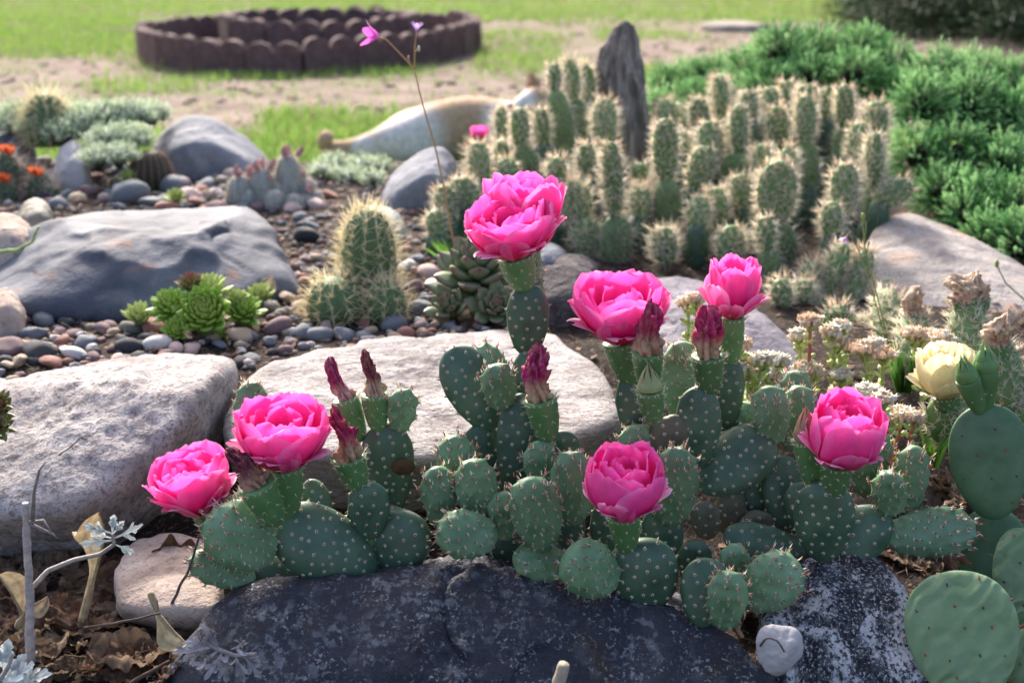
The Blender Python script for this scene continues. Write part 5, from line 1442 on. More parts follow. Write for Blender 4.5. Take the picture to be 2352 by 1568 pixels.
def sedum(label, px, py, d, stems):
    base = P(px, py, d); t = thing('sedum_plant', label, 'plant', base)
    for (hx, hy, hw, white, red) in stems:
        H = P(hx, hy, d + rnd.uniform(-.015, .03)); k = mpp(H); R = hw * k * .58
        b = np.array([base[0] + (H[0] - base[0]) * .55 + rnd.uniform(-.008, .008), base[1] + rnd.uniform(-.01, .01), base[2]])
        s = np.linspace(0, 1, 8)[:, None]; path = b + (H - b) * s + np.array([H[0] - b[0], 0, 0]) * (s ** 2 - s) * .5
        mb = MB(); c = np.array([.46, .13, .10]) if red else np.array([.34, .40, .13])
        tube(mb, path, np.linspace(.0022, .0018, 8), 6, 0, c)
        st = mb.obj('stem', MATS['succulent'], t, usecol=True)
        lf = MB(); n = 22
        for i in range(n):
            u = rnd.uniform(.08, .9); p0 = b + (H - b) * u; a = i * 2.4
            dd = unit(np.array([math.cos(a), math.sin(a), .75])); L = .0115 * rnd.uniform(.7, 1.2)
            D, T = ico(1); x, y, z = frame(dd)
            V = p0 + dd * L * .5 + (D[:, :1] * x * .0027 + D[:, 1:2] * y * .0014 + D[:, 2:] * z * L * .55)
            lf.add(V, T, None, 0, np.array([.56, .66, .24]) * rnd.uniform(.75, 1.15))
        lf.obj('leaves', MATS['succulent'], st, usecol=True, kind='stuff')
        fl = MB(); n = 34
        for i in range(n):
            a = i * 2.4; q = math.sqrt((i + .5) / n); o0 = H + np.array([math.cos(a) * R * q, math.sin(a) * R * q * .8, (1 - q * q) * R * .42 + rnd.uniform(-.002, .002)])
            D, T = ico(1); cc = np.array([.86, .68, .48]) * (1 - white) + np.array([.88, .84, .62]) * white
            fl.add(o0 + D * np.array([.0023, .0023, .0031]), T, None, 0, cc * rnd.uniform(.75, 1.15))
            if rnd.random() < .10 + .6 * white:
                for j in range(5):
                    aa = j * 1.2566 + i; e = np.array([[math.cos(aa), math.sin(aa), .5]])
                    spines(fl, o0[None] + np.array([[0, 0, .002]]), e, .0062, .0015, 0, None, np.array([[.93, .92, .82]]))
            elif rnd.random() < .8:
                for j in range(4):
                    aa = j * 1.57 + i; e = np.array([[math.cos(aa) * .6, math.sin(aa) * .6, 1]])
                    spines(fl, o0[None] + np.array([[0, 0, .001]]), e, .0052, .0012, 0, None, np.array([[.88, .66, .48]]))
        # short forks carrying the head
        for j in range(4):
            aa = j * 1.57 + .4; tube(fl, [H - np.array([0, 0, .012]), H + np.array([math.cos(aa) * R * .6, math.sin(aa) * R * .5, 0])], [.0016, .0012], 5, 0, (.42, .5, .2))
        fl.obj('flower_head', MATS['petal'], st, usecol=True, kind='stuff')
    return t
sedum('pale sedum in white flower between prickly pear pads and lilac rock', 1725, 975, 1.22, [(1700, 795, 50, .1, 0), (1712, 835, 60, .75, 0), (1755, 830, 56, .8, 0), (1735, 860, 60, .4, 0), (1790, 832, 44, .8, 0), (1770, 868, 50, .35, 0), (1690, 850, 40, .7, 0)])
sedum('small peach-headed sedum against the lilac rock behind the wide pink bloom', 1590, 800, 1.33, [(1580, 700, 46, .1, 0), (1598, 690, 36, .1, 0)])
sedum('tall thin sedum stems with red stalks beside the lilac rock', 1870, 955, 1.26, [(1862, 738, 50, .05, 1), (1838, 775, 48, .9, 0), (1845, 850, 46, .4, 1), (1870, 855, 36, .5, 0)])
sedum('double-headed sedum with cream buds behind the deep pink bloom', 1935, 970, 1.25, [(1908, 765, 40, .6, 0), (1932, 752, 36, .9, 0), (1925, 790, 44, .2, 0), (1935, 865, 40, .7, 0), (1925, 900, 36, .2, 0)])
sedum('peach-flowered sedum in front of the dark grass tuft', 2005, 1010, 1.22, [(1985, 805, 58, .05, 0), (2030, 815, 58, .1, 0), (2008, 795, 46, .6, 0)])
sedum('peach and white sedum head rising behind the pale yellow bloom', 2130, 930, 1.24, [(2098, 770, 50, .05, 0), (2132, 778, 66, .45, 0), (2165, 780, 52, .2, 0)])
sedum('flat cream sedum with a bent red stalk right of the deep pink bloom', 2050, 1120, 1.13, [(1995, 905, 62, .9, 0), (2030, 920, 46, .6, 0), (2040, 958, 74, .2, 1), (2075, 950, 46, .3, 1), (2100, 962, 40, .15, 1)])

def stalk(label, pts, flowers, buds, d, col=(.42, .25, .10), r=.0011):
    base = P(*pts[0][:2], pts[0][2] if len(pts[0]) > 2 else d)
    t = thing('flower_stalk', label, 'flower', base)
    mb = MB()
    def W(p): return P(p[0], p[1], p[2] if len(p) > 2 else d)
    def smooth(pp):
        pp = np.array(pp); n = len(pp); u = np.linspace(0, n - 1, 6 * n)
        return np.stack([np.interp(u, np.arange(n), pp[:, i]) for i in range(3)], 1)
    m = smooth([W(p) for p in pts]); tube(mb, m, np.linspace(r * 1.2, r * .8, len(m)), 6, 0, col)
    for (path, _) in flowers + buds:
        m = smooth([W(p) for p in path]); tube(mb, m, np.linspace(r * .9, r * .6, len(m)), 6, 0, col)
    mb.obj('stem', MATS['succulent'], t, usecol=True)
    for (path, (fx, fy, sz, col_f)) in flowers:
        C = W(path[-1]); Tp = W((fx, fy)); ax = unit(Tp - C); x, y, z = frame(ax); L = sz * mpp(C)
        for j in range(5):
            az = j * 1.2566 + .4; e = math.cos(az) * x + math.sin(az) * y; f = -math.sin(az) * x + math.cos(az) * y
            S, Tt = np.meshgrid(np.linspace(0, 1, 8), np.linspace(-1, 1, 5), indexing='ij')
            pos = C + ax * (L * .75 * S)[..., None] + e * (L * (.08 + .62 * S ** 1.4))[..., None] + f * (Tt * L * .26 * np.sin(np.clip(S * .9 + .1, 0, .97) * 3.0) ** .8)[..., None]
            pm = MB(); pm.add(pos.reshape(-1, 3), None, gridq(8, 5), 0, col_f); pm.obj('petal', MATS['petal'], t, org=C, usecol=True)
    for (path, (sz, cb)) in buds:
        C = W(path[-1]); D, T = ico(2); k = sz * mpp(C); bm_ = MB(); bm_.add(C + D * np.array([k * .5, k * .5, k]), T, None, 0, cb); bm_.obj('bud', MATS['succulent'], t, org=C, usecol=True)
MAG = (.72, .16, .62)
stalk('thin tall flower stalk with one pink five-petalled flower above the boulders', [(1042, 560, 1.62), (1020, 430), (1000, 340), (968, 230), (952, 160)],
      [([(952, 160), (920, 125), (888, 92), (868, 84)], (828, 76, 46, MAG)), ([(952, 160), (953, 110), (957, 70)], (959, 40, 24, (.45, .3, .62)))],
      [([(952, 160), (942, 148), (938, 132)], (5, (.45, .3, .25))), ([(953, 120), (962, 112)], (7, (.5, .55, .42)))], 1.62)
stalk('thin green flower stalks with a tiny lilac bud in front of the rust-stained rock', [(2060, 870, 1.4), (2030, 740), (2000, 620), (1985, 560), (1980, 500)],
      [([(2050, 840), (2010, 690), (1975, 580), (1950, 535), (1944, 545)], (1936, 556, 18, (.72, .45, .68)))], [([(1985, 560), (1990, 512), (1982, 497)], (9, (.25, .36, .1))), ([(1990, 580), (1996, 558)], (5, (.25, .36, .1)))], 1.4, (.28, .30, .11), .0009)
stalk('single thin stalk with a green bud below the juniper', [(2380, 720, 1.6), (2350, 685), (2310, 650), (2295, 620)], [], [([(2295, 620), (2290, 605)], (10, (.3, .38, .12)))], 1.6, (.33, .30, .12), .0011)

# ------------------------------------------------------------------ driftwood stump
def stump():
    B = P(1445, 372, 2.42); B[2] = gz1(B[0], B[1]) - .01
    pts = [(B[0] + .010, B[1], B[2]), tuple(P(1440, 300, 2.42)), tuple(P(1428, 200, 2.43)), tuple(P(1424, 130, 2.44)), tuple(P(1432, 85, 2.44)), tuple(P(1440, 50, 2.44))]
    pts = np.array(pts); k = mpp(B)
    u = np.linspace(0, len(pts) - 1, 46); cpos = np.stack([np.interp(u, np.arange(len(pts)), pts[:, i]) for i in range(3)], 1)
    rad_ = np.interp(u, [0, 1, 2, 2.6, 3, 4, 4.6, 5], [52, 50, 48, 46, 38, 30, 20, 4]) * k
    ns = 56; a = np.arange(ns) / ns * 6.283; V = []
    for i, (c, r) in enumerate(zip(cpos, rad_)):
        q = np.stack([np.cos(a) * 1.7, np.sin(a) * 1.7, np.full(ns, i * .05)], 1)
        rr = r * (1 + .30 * fbm(q * 2.2, 4) + .10 * np.abs(np.sin(a * 9 + i * .06)))
        dip = np.where((a > 5.0) & (a < 6.0), 1 - .35 * ss(26, 36, i), 1)
        V.append(c + np.stack([np.cos(a) * rr * dip, np.sin(a) * rr * .75, (r * .5 * vnoise(q * 3 + 9)) * (i > 20)], 1))
    V = np.concatenate(V)
    mb = MB(); c = fbm(V * np.array([120, 120, 6]), 4)[:, None]
    mb.add(V, None, gridq(46, ns, True), 0, np.array([.26, .225, .205]) * (1 + 1.1 * c))
    n = NT('driftwood'); v = n.n('Mapping', {'Vector': n.obj(), 'Scale': (1, 1, .08)}).outputs[0]
    col = n.mix(1.0, n.n('Attribute', attribute_name='Col').outputs['Color'], n.ramp(n.noise(v, 260, 5, .7), [(.3, .35), (.7, 1.5)]), 'MULTIPLY')
    n.surf(Base_Color=col, Roughness=.9, Normal=n.bump(n.noise(v, 220, 5, .7), .006, 1.0))
    o = mb.obj('driftwood_stump', MATS['driftwood'], org=B, usecol=True)
    setp(o, 'weathered grey driftwood stump standing upright behind the spiny cactus clump', 'stump')
stump()

# ------------------------------------------------------------------ the dog lying on the lawn
def dog():
    d = 3.62
    def Q(px, py, dd): return P(px, py + (10 if px > 870 else 4), dd)
    hip = np.array(Q(905, 312, 3.60)); 
    J = {}
    def a(n, p, r): J[n] = (np.array(p), r)
    a('pelvis', Q(930, 318, 3.62), (.070, .078)); a('loin', Q(1000, 305, 3.66), (.074, .086)); a('rib', Q(1080, 298, 3.70), (.085, .098)); a('chest', Q(1150, 300, 3.74), (.082, .096)); a('shoulder', Q(1190, 285, 3.78), (.07, .08))
    a('neck', Q(1215, 252, 3.80), (.052, .056)); a('skull', Q(1248, 216, 3.80), (.054, .052)); a('brow', Q(1225, 222, 3.77), (.046, .042)); a('muzzle', Q(1200, 232, 3.73), (.030, .027)); a('nose', Q(1184, 238, 3.70), (.018, .016))
    a('thigh', Q(892, 322, 3.54), (.062, .070)); a('knee', Q(850, 334, 3.52), (.042, .042)); a('hock', Q(800, 340, 3.52), (.027, .027)); a('heel', Q(752, 338, 3.52), (.026, .026)); a('paw', Q(742, 322, 3.51), (.025, .026)); a('toe', Q(757, 298, 3.50), (.024, .022))
    a('thigh2', Q(900, 350, 3.64), (.05, .05)); a('knee2', Q(850, 362, 3.60), (.03, .03)); a('hock2', Q(800, 366, 3.58), (.018, .018)); a('toe2', Q(760, 366, 3.57), (.018, .015))
    a('tail', Q(895, 300, 3.68), (.024, .024)); a('tail2', Q(850, 330, 3.74), (.016, .016)); a('tail3', Q(810, 335, 3.78), (.010, .010))
    a('fleg', Q(1180, 330, 3.66), (.038, .038)); a('felbow', Q(1215, 348, 3.60), (.028, .028)); a('fwrist', Q(1270, 345, 3.56), (.020, .020)); a('ftoe', Q(1300, 345, 3.54), (.022, .016))
    a('fleg2', Q(1195, 325, 3.76), (.036, .036)); a('felbow2', Q(1240, 340, 3.70), (.026, .026)); a('ftoe2', Q(1310, 335, 3.66), (.02, .016))
    E = [('pelvis', 'loin'), ('loin', 'rib'), ('rib', 'chest'), ('chest', 'shoulder'), ('shoulder', 'neck'), ('neck', 'skull'), ('skull', 'brow'), ('brow', 'muzzle'), ('muzzle', 'nose'), ('pelvis', 'thigh'), ('thigh', 'knee'), ('knee', 'hock'), ('hock', 'heel'), ('heel', 'paw'), ('paw', 'toe'),
         ('pelvis', 'thigh2'), ('thigh2', 'knee2'), ('knee2', 'hock2'), ('hock2', 'toe2'), ('pelvis', 'tail'), ('tail', 'tail2'), ('tail2', 'tail3'), ('chest', 'fleg'), ('fleg', 'felbow'), ('felbow', 'fwrist'), ('fwrist', 'ftoe'), ('chest', 'fleg2'), ('fleg2', 'felbow2'), ('felbow2', 'ftoe2')]
    names = list(J); org = J['pelvis'][0].copy(); org[2] = 0
    for n_ in names:                                  # nothing below the lawn
        p_, r_ = J[n_]; p_[2] = max(p_[2], max(r_) * .92)
    me = bpy.data.meshes.new('dog_body')
    me.from_pydata([tuple(J[n_][0] - org) for n_ in names], [(names.index(a_), names.index(b_)) for a_, b_ in E], [])
    ob = bpy.data.objects.new('body', me); COL.objects.link(ob)
    ob.modifiers.new('skin', 'SKIN').use_smooth_shade = True
    sk = me.skin_vertices[0].data
    for i, n_ in enumerate(names):
        sk[i].radius = J[n_][1]; sk[i].use_root = (i == 0)
    sb = ob.modifiers.new('sub', 'SUBSURF'); sb.levels = 3; sb.render_levels = 3
    dg = bpy.context.evaluated_depsgraph_get()
    m2 = bpy.data.meshes.new_from_object(ob.evaluated_get(dg))
    bpy.data.objects.remove(ob)
    V = np.array([v.co[:] for v in m2.vertices]) + org
    t = thing('dog', 'tan and white dog lying on the lawn behind the rocks', 'dog', org)
    # coat: tan with white belly, legs' insides and cheek
    c = np.tile(np.array([[.50, .345, .225]]), (len(V), 1))
    nz = fbm(V * 9, 3)
    flank = J['loin'][0]; w1 = ss(.14, .05, np.linalg.norm((V - (np.array(P(945, 330, 3.52)))) * np.array([1, .6, 1]), axis=1) + nz * .03)
    w2 = ss(.085, .04, np.linalg.norm(V - P(1150, 285, 3.66), axis=1) + nz * .02)
    w3 = ss(.07, .03, np.linalg.norm(V - P(1192, 236, 3.72), axis=1))
    w4 = ss(.05, .03, np.linalg.norm(V - P(840, 345, 3.5), axis=1))
    belly = ss(.05, .02, V[:, 2] + nz * .02) * .5
    w = np.clip(np.maximum.reduce([w1, w2, w3, w4, belly]), 0, 1)[:, None]
    c = c * (1 - w) + np.array([.78, .74, .70]) * w
    T = [list(p.vertices) for p in m2.polygons]
    mb = MB(); q4 = np.array([f for f in T if len(f) == 4]); q3 = np.array([f for f in T if len(f) == 3])
    mb.add(V, q3 if len(q3) else None, q4 if len(q4) else None, 0, c)
    col_mat('fur', .85, 0, .3, .15, vscale=70, bump=(240, .004, .9))
    mb.obj('body', MATS['fur'], t, org=org, usecol=True)
    for s_, bx in ((-1, 1228), (1, 1268)):
        mb = MB(); b = P(bx, 190, 3.80); S, Tt = np.meshgrid(np.linspace(0, 1, 8), np.linspace(-1, 1, 6), indexing='ij')
        for off in (0, .006):
            pos = b + np.array([0, off, -.02]) + np.array([0, 0, 1]) * (S * .055)[..., None] + np.array([1, 0, 0]) * (Tt * .024 * (1 - S ** 1.5) + s_ * .012 * S)[..., None] + np.array([0, 1, 0]) * (.012 * Tt ** 2)[..., None]
            mb.add(pos.reshape(-1, 3), None, gridq(8, 6), 0, (.44, .28, .19))
        mb.obj('ear', MATS['fur'], t, usecol=True)
    D, Ti = ico(2)
    mb = MB(); mb.add(np.array(J['nose'][0]) + np.array([-.014, -.006, .004]) + D * .010, Ti, None, 0, (.03, .02, .02)); mb.obj('nose', MATS['fur'], t, usecol=True)
    for s_ in (-1, 1):
        mb = MB(); mb.add(J['brow'][0] + np.array([-.022 + s_ * .016, -.034, .012]) + D * .006, Ti, None, 0, (.02, .012, .01)); mb.obj('eye', MATS['fur'], t, usecol=True)
dog()

# ------------------------------------------------------------------ dry leaves, winged seeds, twigs, silver artemisia
def dry_leaf_mesh(seed, lobed):
    rg = random.Random(seed); nu, nv = 23, 17
    S, Tt = np.meshgrid(np.linspace(0, 1, nu), np.linspace(-1, 1, nv), indexing='ij')
    w = .36 * np.sin(np.clip(S, .0, 1) ** .8 * 3.1) ** .7 * (1 + (.28 * np.sin(S * 17 + seed) if lobed else .05 * np.sin(S * 20)))
    X = S - .5; Y = Tt * w
    q = np.stack([X * 3, Y * 3, 0 * X + seed], -1).reshape(-1, 3)
    Z = .30 * (np.abs(Tt) ** 1.5) * w * rg.choice((1.3, 1.0, -1.2)) + .18 * (X ** 2) * rg.choice((2.0, -1.5)) + .20 * fbm(q * 1.7, 4).reshape(S.shape) + .05 * np.abs(np.sin(S * 19 - np.abs(Tt) * 3))
    vein = np.clip(np.exp(-(Tt / .06) ** 2) + .6 * np.exp(-(np.sin(S * 13 - np.abs(Tt) * 4) / .25) ** 2), 0, 1)[..., None] * .35
    base = np.array(rg.choice([(.20, .11, .07), (.13, .075, .055), (.27, .18, .12), (.34, .25, .18), (.17, .12, .10), (.22, .15, .12)]))
    c = base * (.75 + .5 * fbm(q * 4, 3).reshape(S.shape)[..., None]); c = c * (1 - vein) + np.array([.36, .27, .19]) * vein
    mb = MB(); mb.add(np.stack([X, Y, Z], -1).reshape(-1, 3), None, gridq(nu, nv), 0, np.clip(c, .02, .8).reshape(-1, 3))
    s = np.linspace(0, 1, 4)[:, None]; tube(mb, np.array([-.5, 0, .05]) + np.array([-.28, .05, .02]) * s, .010, 5, 0, (.2, .13, .08))
    return mb.mesh('dry_leaf', MATS['dryleaf'], np.zeros(3), True, True)
LEAVES = [dry_leaf_mesh(i, i % 2 == 0) for i in range(12)]
def dry_leaf(pos, size, label, group, var=None, eul=None):
    var = rnd.randrange(12) if var is None else var
    e = eul or (rnd.uniform(-.6, .6), rnd.uniform(-.6, .6), rnd.uniform(0, 6.28))
    M4 = Matrix.Translation(Vector(pos)) @ Matrix.Rotation(e[2], 4, 'Z') @ Matrix.Rotation(e[1], 4, 'Y') @ Matrix.Rotation(e[0], 4, 'X') @ Matrix.Diagonal((size, size, size, 1))
    return setp(shared('dry_leaf', LEAVES[var], None, M4), label, 'leaf', group)
for i in range(150):
    px, py = rnd.uniform(-20, 480), rnd.uniform(1285, 1580)
    if px > 430 and py > 1360: continue
    g = G(px, py); dry_leaf(g + np.array([0, 0, rnd.uniform(.002, .012)]), rnd.uniform(.022, .05), 'curled brown dry leaf in the litter below the pale granite rock', 'dry leaves in the litter')
for i in range(30):
    px, py = rnd.uniform(2030, 2230), rnd.uniform(1090, 1300)
    g = P(px, py, 1.14 - (py - 1090) * .0004); g = G(px, py) if G(px, py)[1] < 1.25 else g
    dry_leaf(g + np.array([0, 0, .004]), rnd.uniform(.03, .05), 'brown dry leaf lying under the right-hand pads', 'dry leaves under the pads')
for i in range(14):
    g = G(rnd.uniform(1690, 1800), rnd.uniform(1400, 1480)); dry_leaf(g + np.array([0, .02, rnd.uniform(.01, .03)]), rnd.uniform(.025, .045), 'dark dry leaf wedged behind the whitish stone', 'dry leaves behind the whitish stone')
def L1(px, py, size, label, var, eul, up=.012, d=None):
    g = G(px, py) if d is None else P(px, py, d)
    dry_leaf(g + np.array([0, 0, up]), size, label, None, var, eul)
L1(300, 1540, .070, 'largest rolled pale brown leaf at the foot of the slate rock', 3, (.1, .1, .25), .012)
L1(160, 1450, .052, 'crumpled dark leaf beside the upright grey twig', 4, (.3, -.3, 1.9), .02)
L1(270, 1370, .042, 'purplish brown leaf under the silver sprig', 1, (.9, .2, .6), .02)
L1(410, 1345, .055, 'upright brown leaf leaning on the brownish rock', 2, (1.2, .2, .4), .03)
L1(2130, 1150, .055, 'grey-brown curled leaf beside the smooth prickly pear', 5, (.6, .1, .5), .01, 1.11)
L1(2160, 1290, .06, 'crinkled grey leaf under the long trailing pad', 4, (.6, .2, 1.0), .01, 1.06)

def samara(label, pts, wpx, d, col=(.50, .40, .24)):
    """maple key: papery wing with a thick leading edge"""
    c = np.array([P(x, y, d + dd) for x, y, dd in pts]); n = len(c)
    u = np.linspace(0, n - 1, 30); c = np.stack([np.interp(u, np.arange(n), c[:, i]) for i in range(3)], 1)
    k = mpp(c[0]); c = np.concatenate([c[:1], (c[:-2] + 2 * c[1:-1] + c[2:]) / 4, c[-1:]]); s = np.linspace(0, 1, 30); tg = unit(np.gradient(c, axis=0)); sd = unit(np.cross(tg, unit(CAM - c.mean(0))))
    w = wpx * k * (.16 + .84 * ss(.28, .72, s)) * np.sqrt(np.maximum(.002, 1 - (np.maximum(0, s - .6) / .4) ** 2))
    mb = MB(); nv = 6
    V = np.stack([c + sd * (w * (j / (nv - 1)))[:, None] + unit(CAM - c.mean(0)) * (.0035 * np.sin(j * .8 + s * 4) * s)[:, None] for j in range(nv)], 1)
    cc = np.array(col) * (.8 + .35 * np.abs(np.sin(np.arange(nv) * 2.1)))[None, :, None] * (.85 + .2 * np.sin(s * 40)[:, None, None] * .3)
    mb.add(V.reshape(-1, 3), None, gridq(30, nv), 0, cc.reshape(-1, 3))
    tube(mb, c, np.interp(s, [0, .15, .3, 1], [.0030, .0036, .0016, .0006]), 6, 0, np.array(col) * .8)
    setp(mb.obj('maple_key', MATS['dryleaf'], usecol=True), label, 'seed')
samara('tan winged seed standing upright against the pale granite rock', [(190, 1428, 0), (212, 1340, .01), (234, 1260, .015), (240, 1215, .015), (226, 1176, .015)], -72, 1.02)
samara('pale winged seed leaning at the foot of the slate rock', [(345, 1360, .01), (365, 1410, 0), (400, 1450, -.01), (430, 1478, -.02)], 48, .985, (.52, .43, .26))
samara('folded tan winged seed at the far left of the leaf litter', [(60, 1450, .0), (48, 1405, 0), (25, 1360, -.005), (-5, 1320, -.01)], 46, .96, (.42, .34, .22))
samara('tan winged seed tucked behind the grey twig', [(40, 1440, 0), (60, 1400, .0), (110, 1370, .01)], 34, .95, (.46, .37, .24))
samara('pale papery seed wing lying beside the yellow-spined cactus', [(645, 740, 0), (668, 712, .0), (700, 690, .01)], 40, 1.60, (.62, .52, .36))
samara('tan oval seed wing leaning on the long dark rock', [(590, 665, 0), (605, 645, 0), (625, 632, 0)], 34, 1.66, (.42, .36, .27))
def stick(label, pts, r0, r1, d, col=(.40, .36, .33), side=()):
    c = np.array([P(p[0], p[1], d + (p[2] if len(p) > 2 else 0)) for p in pts]); n = len(c); u = np.linspace(0, n - 1, 5 * n)
    c = np.stack([np.interp(u, np.arange(n), c[:, i]) for i in range(3)], 1); c = c + .0012 * np.stack([fbm(c * 90 + 5, 2), fbm(c * 90 + 9, 2), fbm(c * 90, 2)], 1)
    mb = MB(); tube(mb, c, np.linspace(r0, r1, len(c)) * (1 + .12 * fbm(c * 200, 2)), 8, 0, col)
    for s_ in side:
        e = np.array([P(p[0], p[1], d) for p in s_]); tube(mb, e, np.linspace(r1 * .7, r1 * .25, len(e)), 5, 0, np.array(col) * .6)
    setp(mb.obj('twig', MATS['twig'], usecol=True), label, 'twig')
stick('pale grey upright twig stuck in the leaf litter', [(70, 1520), (68, 1420), (66, 1330), (60, 1230), (58, 1155)], .0044, .0028, .94, (.44, .39, .37), [[(62, 1200), (85, 1210), (120, 1225), (130, 1235)], [(62, 1200), (100, 1195), (120, 1225)], [(75, 1195), (78, 1130), (90, 1080), (105, 1060)]])
stick('thin dark grass stem leaning against the brownish rock', [(395, 1385), (430, 1310), (462, 1230)], .0014, .0010, 1.02, (.12, .10, .10))
stick('short pale broken twig in front of the slate rock', [(1280, 1590), (1288, 1555), (1294, 1525)], .0052, .0044, .83, (.42, .36, .28))
stick('thin brown twig lying across the dry leaves', [(195, 1442), (290, 1425), (368, 1408)], .0014, .0009, .97, (.12, .085, .07))
stick('dark crooked twig near the largest rolled leaf', [(300, 1568), (350, 1540), (388, 1518)], .0020, .0014, .93, (.09, .06, .05))
stick('brown stalk under the lowest young pad', [(1665, 1400), (1690, 1435), (1705, 1462)], .0022, .0018, .945, (.33, .22, .12))
stick('fine dry stem clinging to the face of the pale granite rock', [(135, 1045), (165, 1025), (185, 1005), (200, 1010)], .0007, .0005, 1.155, (.1, .085, .08), [[(185, 1005), (205, 1000), (215, 1010)], [(165, 1025), (170, 1040)]])
stick('curved dark tendril across the whitish stone', [(1742, 1494, .016), (1746, 1478, .009), (1756, 1467, .003), (1770, 1463, -.002), (1783, 1469, -.006), (1792, 1480, -.007), (1800, 1496, -.006)], .0010, .0007, .893, (.12, .10, .09))
stick('yellow-green stem bent over the pinkish tan rock', [(-10, 580), (40, 575), (75, 555), (90, 520)], .0030, .0016, 1.70, (.36, .46, .18))

def artemisia(label, stem, leaves, d, col=(.50, .56, .54), stemcol=(.34, .32, .31), dead=False):
    base = P(stem[0][0], stem[0][1], d); t = thing('silver_artemisia', label, 'plant', base)
    c = np.array([P(p[0], p[1], d + (p[2] if len(p) > 2 else 0)) for p in stem]); n = len(c); u = np.linspace(0, n - 1, 5 * n); c = np.stack([np.interp(u, np.arange(n), c[:, i]) for i in range(3)], 1)
    mb = MB(); tube(mb, c, np.linspace(.0024, .0014, len(c)), 6, 0, stemcol); mb.obj('stem', MATS['twig'], t, usecol=True)
    for (bx, by, tx, ty, sz) in leaves:
        A = P(bx, by, d); B = P(tx, ty, d + rnd.uniform(-.02, .015)); ax = B - A; L = np.linalg.norm(ax); ax /= L
        x, y, z = frame(ax, unit(CAM - A) + np.array([0, 0, .6])); mb = MB(); w0 = sz * mpp(A)
        lobes = [(0, 1.0, .0), (.45, .62, .35), (-.45, .62, .35), (.8, .45, .55), (-.8, .45, .55), (.35, .5, .75), (-.35, .5, .75)]
        for (an, ll, st) in lobes:
            dr = ax * math.cos(an) + x * math.sin(an); sdv = x * math.cos(an) - ax * math.sin(an)
            o0 = A + ax * L * (st * .75); LL = L * ll if st == 0 else L * ll * .62
            S, Tt = np.meshgrid(np.linspace(0, 1, 9), np.linspace(-1, 1, 5), indexing='ij')
            w = w0 * (.28 + .72 * S ** .7) * np.sqrt(np.maximum(0, 1 - np.maximum(0, (S - .78) / .22) ** 2)) * (.55 if st == 0 else .5)
            cur = (.25 * L * S ** 2 * (rnd.uniform(-1, 1) * (1.6 if dead else .5)))
            pos = o0 + dr * (S * LL)[..., None] + sdv * (Tt * w / 2)[..., None] + y * (cur + .12 * np.abs(Tt) * w * (3 if dead else 1))[..., None]
            mb.add(pos.reshape(-1, 3), None, gridq(9, 5), 0, (np.array(col) * (rnd.uniform(.6, 1.1) if dead else rnd.uniform(.9, 1.08)) * (.85 + .2 * S[..., None])).reshape(-1, 3))
        mb.obj('leaf', MATS['foliage' if not dead else 'dryleaf'], t, org=A, usecol=True)
artemisia('silvery lobed artemisia sprig on a bent grey stem above the leaf litter', [(78, 1345), (110, 1310), (170, 1285), (230, 1272), (262, 1250), (258, 1225)],
          [(258, 1225, 190, 1205, 20), (258, 1222, 262, 1180, 22), (262, 1235, 335, 1208, 20), (262, 1240, 180, 1250, 18), (258, 1235, 205, 1222, 16), (265, 1250, 310, 1270, 16), (260, 1225, 285, 1195, 16)], .97)
artemisia('silver-white artemisia leaves in the corner below the grey twig', [(-20, 1600), (0, 1560), (20, 1530), (30, 1500)],
          [(10, 1540, 20, 1465, 40), (15, 1550, 60, 1500, 38), (20, 1560, 85, 1525, 36), (25, 1570, 120, 1545, 34), (0, 1560, 60, 1560, 36), (5, 1530, -10, 1480, 36), (30, 1580, 90, 1570, 34), (0, 1585, 40, 1530, 34)], .90, (.62, .68, .68))
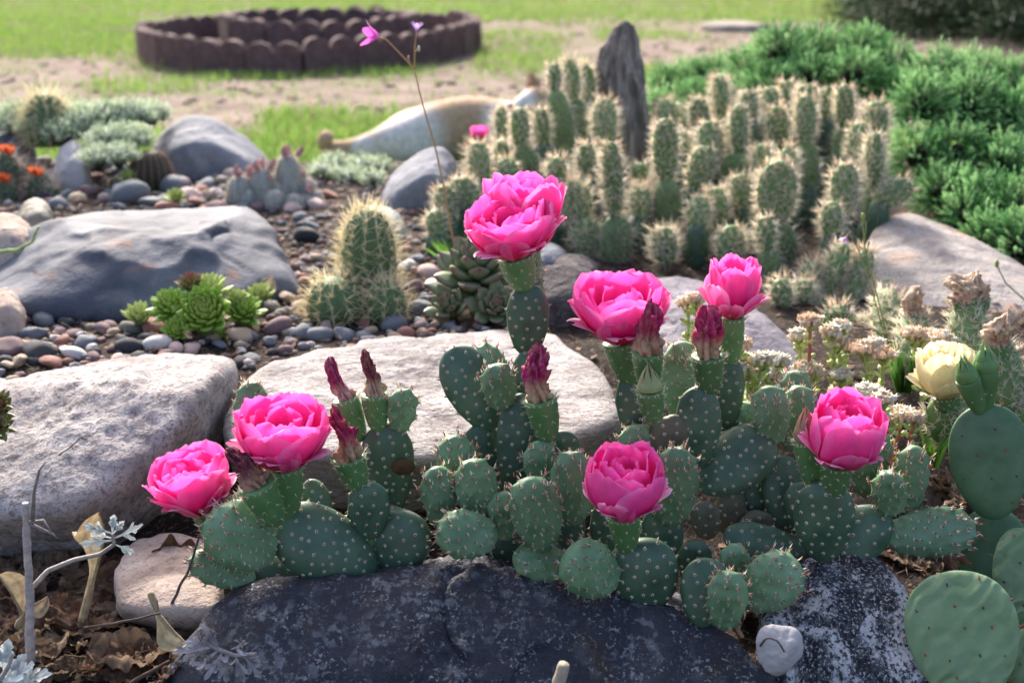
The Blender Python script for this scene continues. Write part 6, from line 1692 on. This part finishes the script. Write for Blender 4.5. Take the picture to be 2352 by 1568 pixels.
artemisia('shrivelled grey artemisia leaves lying on the slate rock', [(470, 1470), (500, 1490), (540, 1505), (590, 1500)],
          [(500, 1490, 455, 1430, 26), (490, 1485, 400, 1505, 22), (500, 1495, 440, 1540, 26), (510, 1500, 480, 1555, 24), (520, 1500, 520, 1560, 26), (540, 1505, 560, 1565, 24), (550, 1500, 600, 1530, 24), (530, 1490, 575, 1480, 18), (500, 1480, 470, 1440, 22), (560, 1505, 600, 1560, 20), (480, 1480, 430, 1470, 18), (530, 1500, 500, 1530, 26)], .918, (.46, .44, .48), (.3, .28, .28), True)

# ------------------------------------------------------------------ fine plant debris on the bed
def debris():
    mb = MB(); N = 5200
    x = nrs.uniform(-1.0, 1.1, N); y = nrs.uniform(.82, 2.3, N); z = gz(x, y)
    a = nrs.rand(N) * 6.283; d = np.stack([np.cos(a), np.sin(a), nrs.randn(N) * .25], 1)
    c = np.array([.20, .14, .09]) * (.4 + 1.3 * nrs.rand(N, 1)); c[nrs.rand(N) < .15] = [.46, .38, .26]; c[nrs.rand(N) < .06] = [.34, .10, .05]
    spines(mb, np.stack([x, y, z + .002 + .004 * nrs.rand(N)], 1), d, .010 + .03 * nrs.rand(N) ** 2, .0007, 0, None, c)
    n = 3600; sel = nrs.choice(N, n); p = np.stack([x[sel], y[sel], z[sel] + .003], 1) + nrs.randn(n, 3) * np.array([.02, .02, .001])
    u = unit(nrs.randn(n, 3) * np.array([1, 1, .4])); v = unit(np.cross(u, nrs.randn(n, 3) * .4 + np.array([0, 0, 1]))); r = (.003 + .006 * nrs.rand(n))[:, None]
    V = np.stack([p - u * r, p + v * r * .6, p + u * r, p - v * r * .6], 1).reshape(-1, 3)
    cc = np.array([.16, .10, .07]) * (.5 + 1.2 * nrs.rand(n, 1))
    mb.add(V, None, np.arange(n * 4).reshape(-1, 4), 0, np.repeat(cc, 4, 0))
    setp(mb.obj('plant_debris', MATS['dryleaf'], org=(0, 0, 0), smooth=False, usecol=True), 'crumbled dry stems and leaf bits strewn over the bed', 'debris', kind='stuff')
debris()
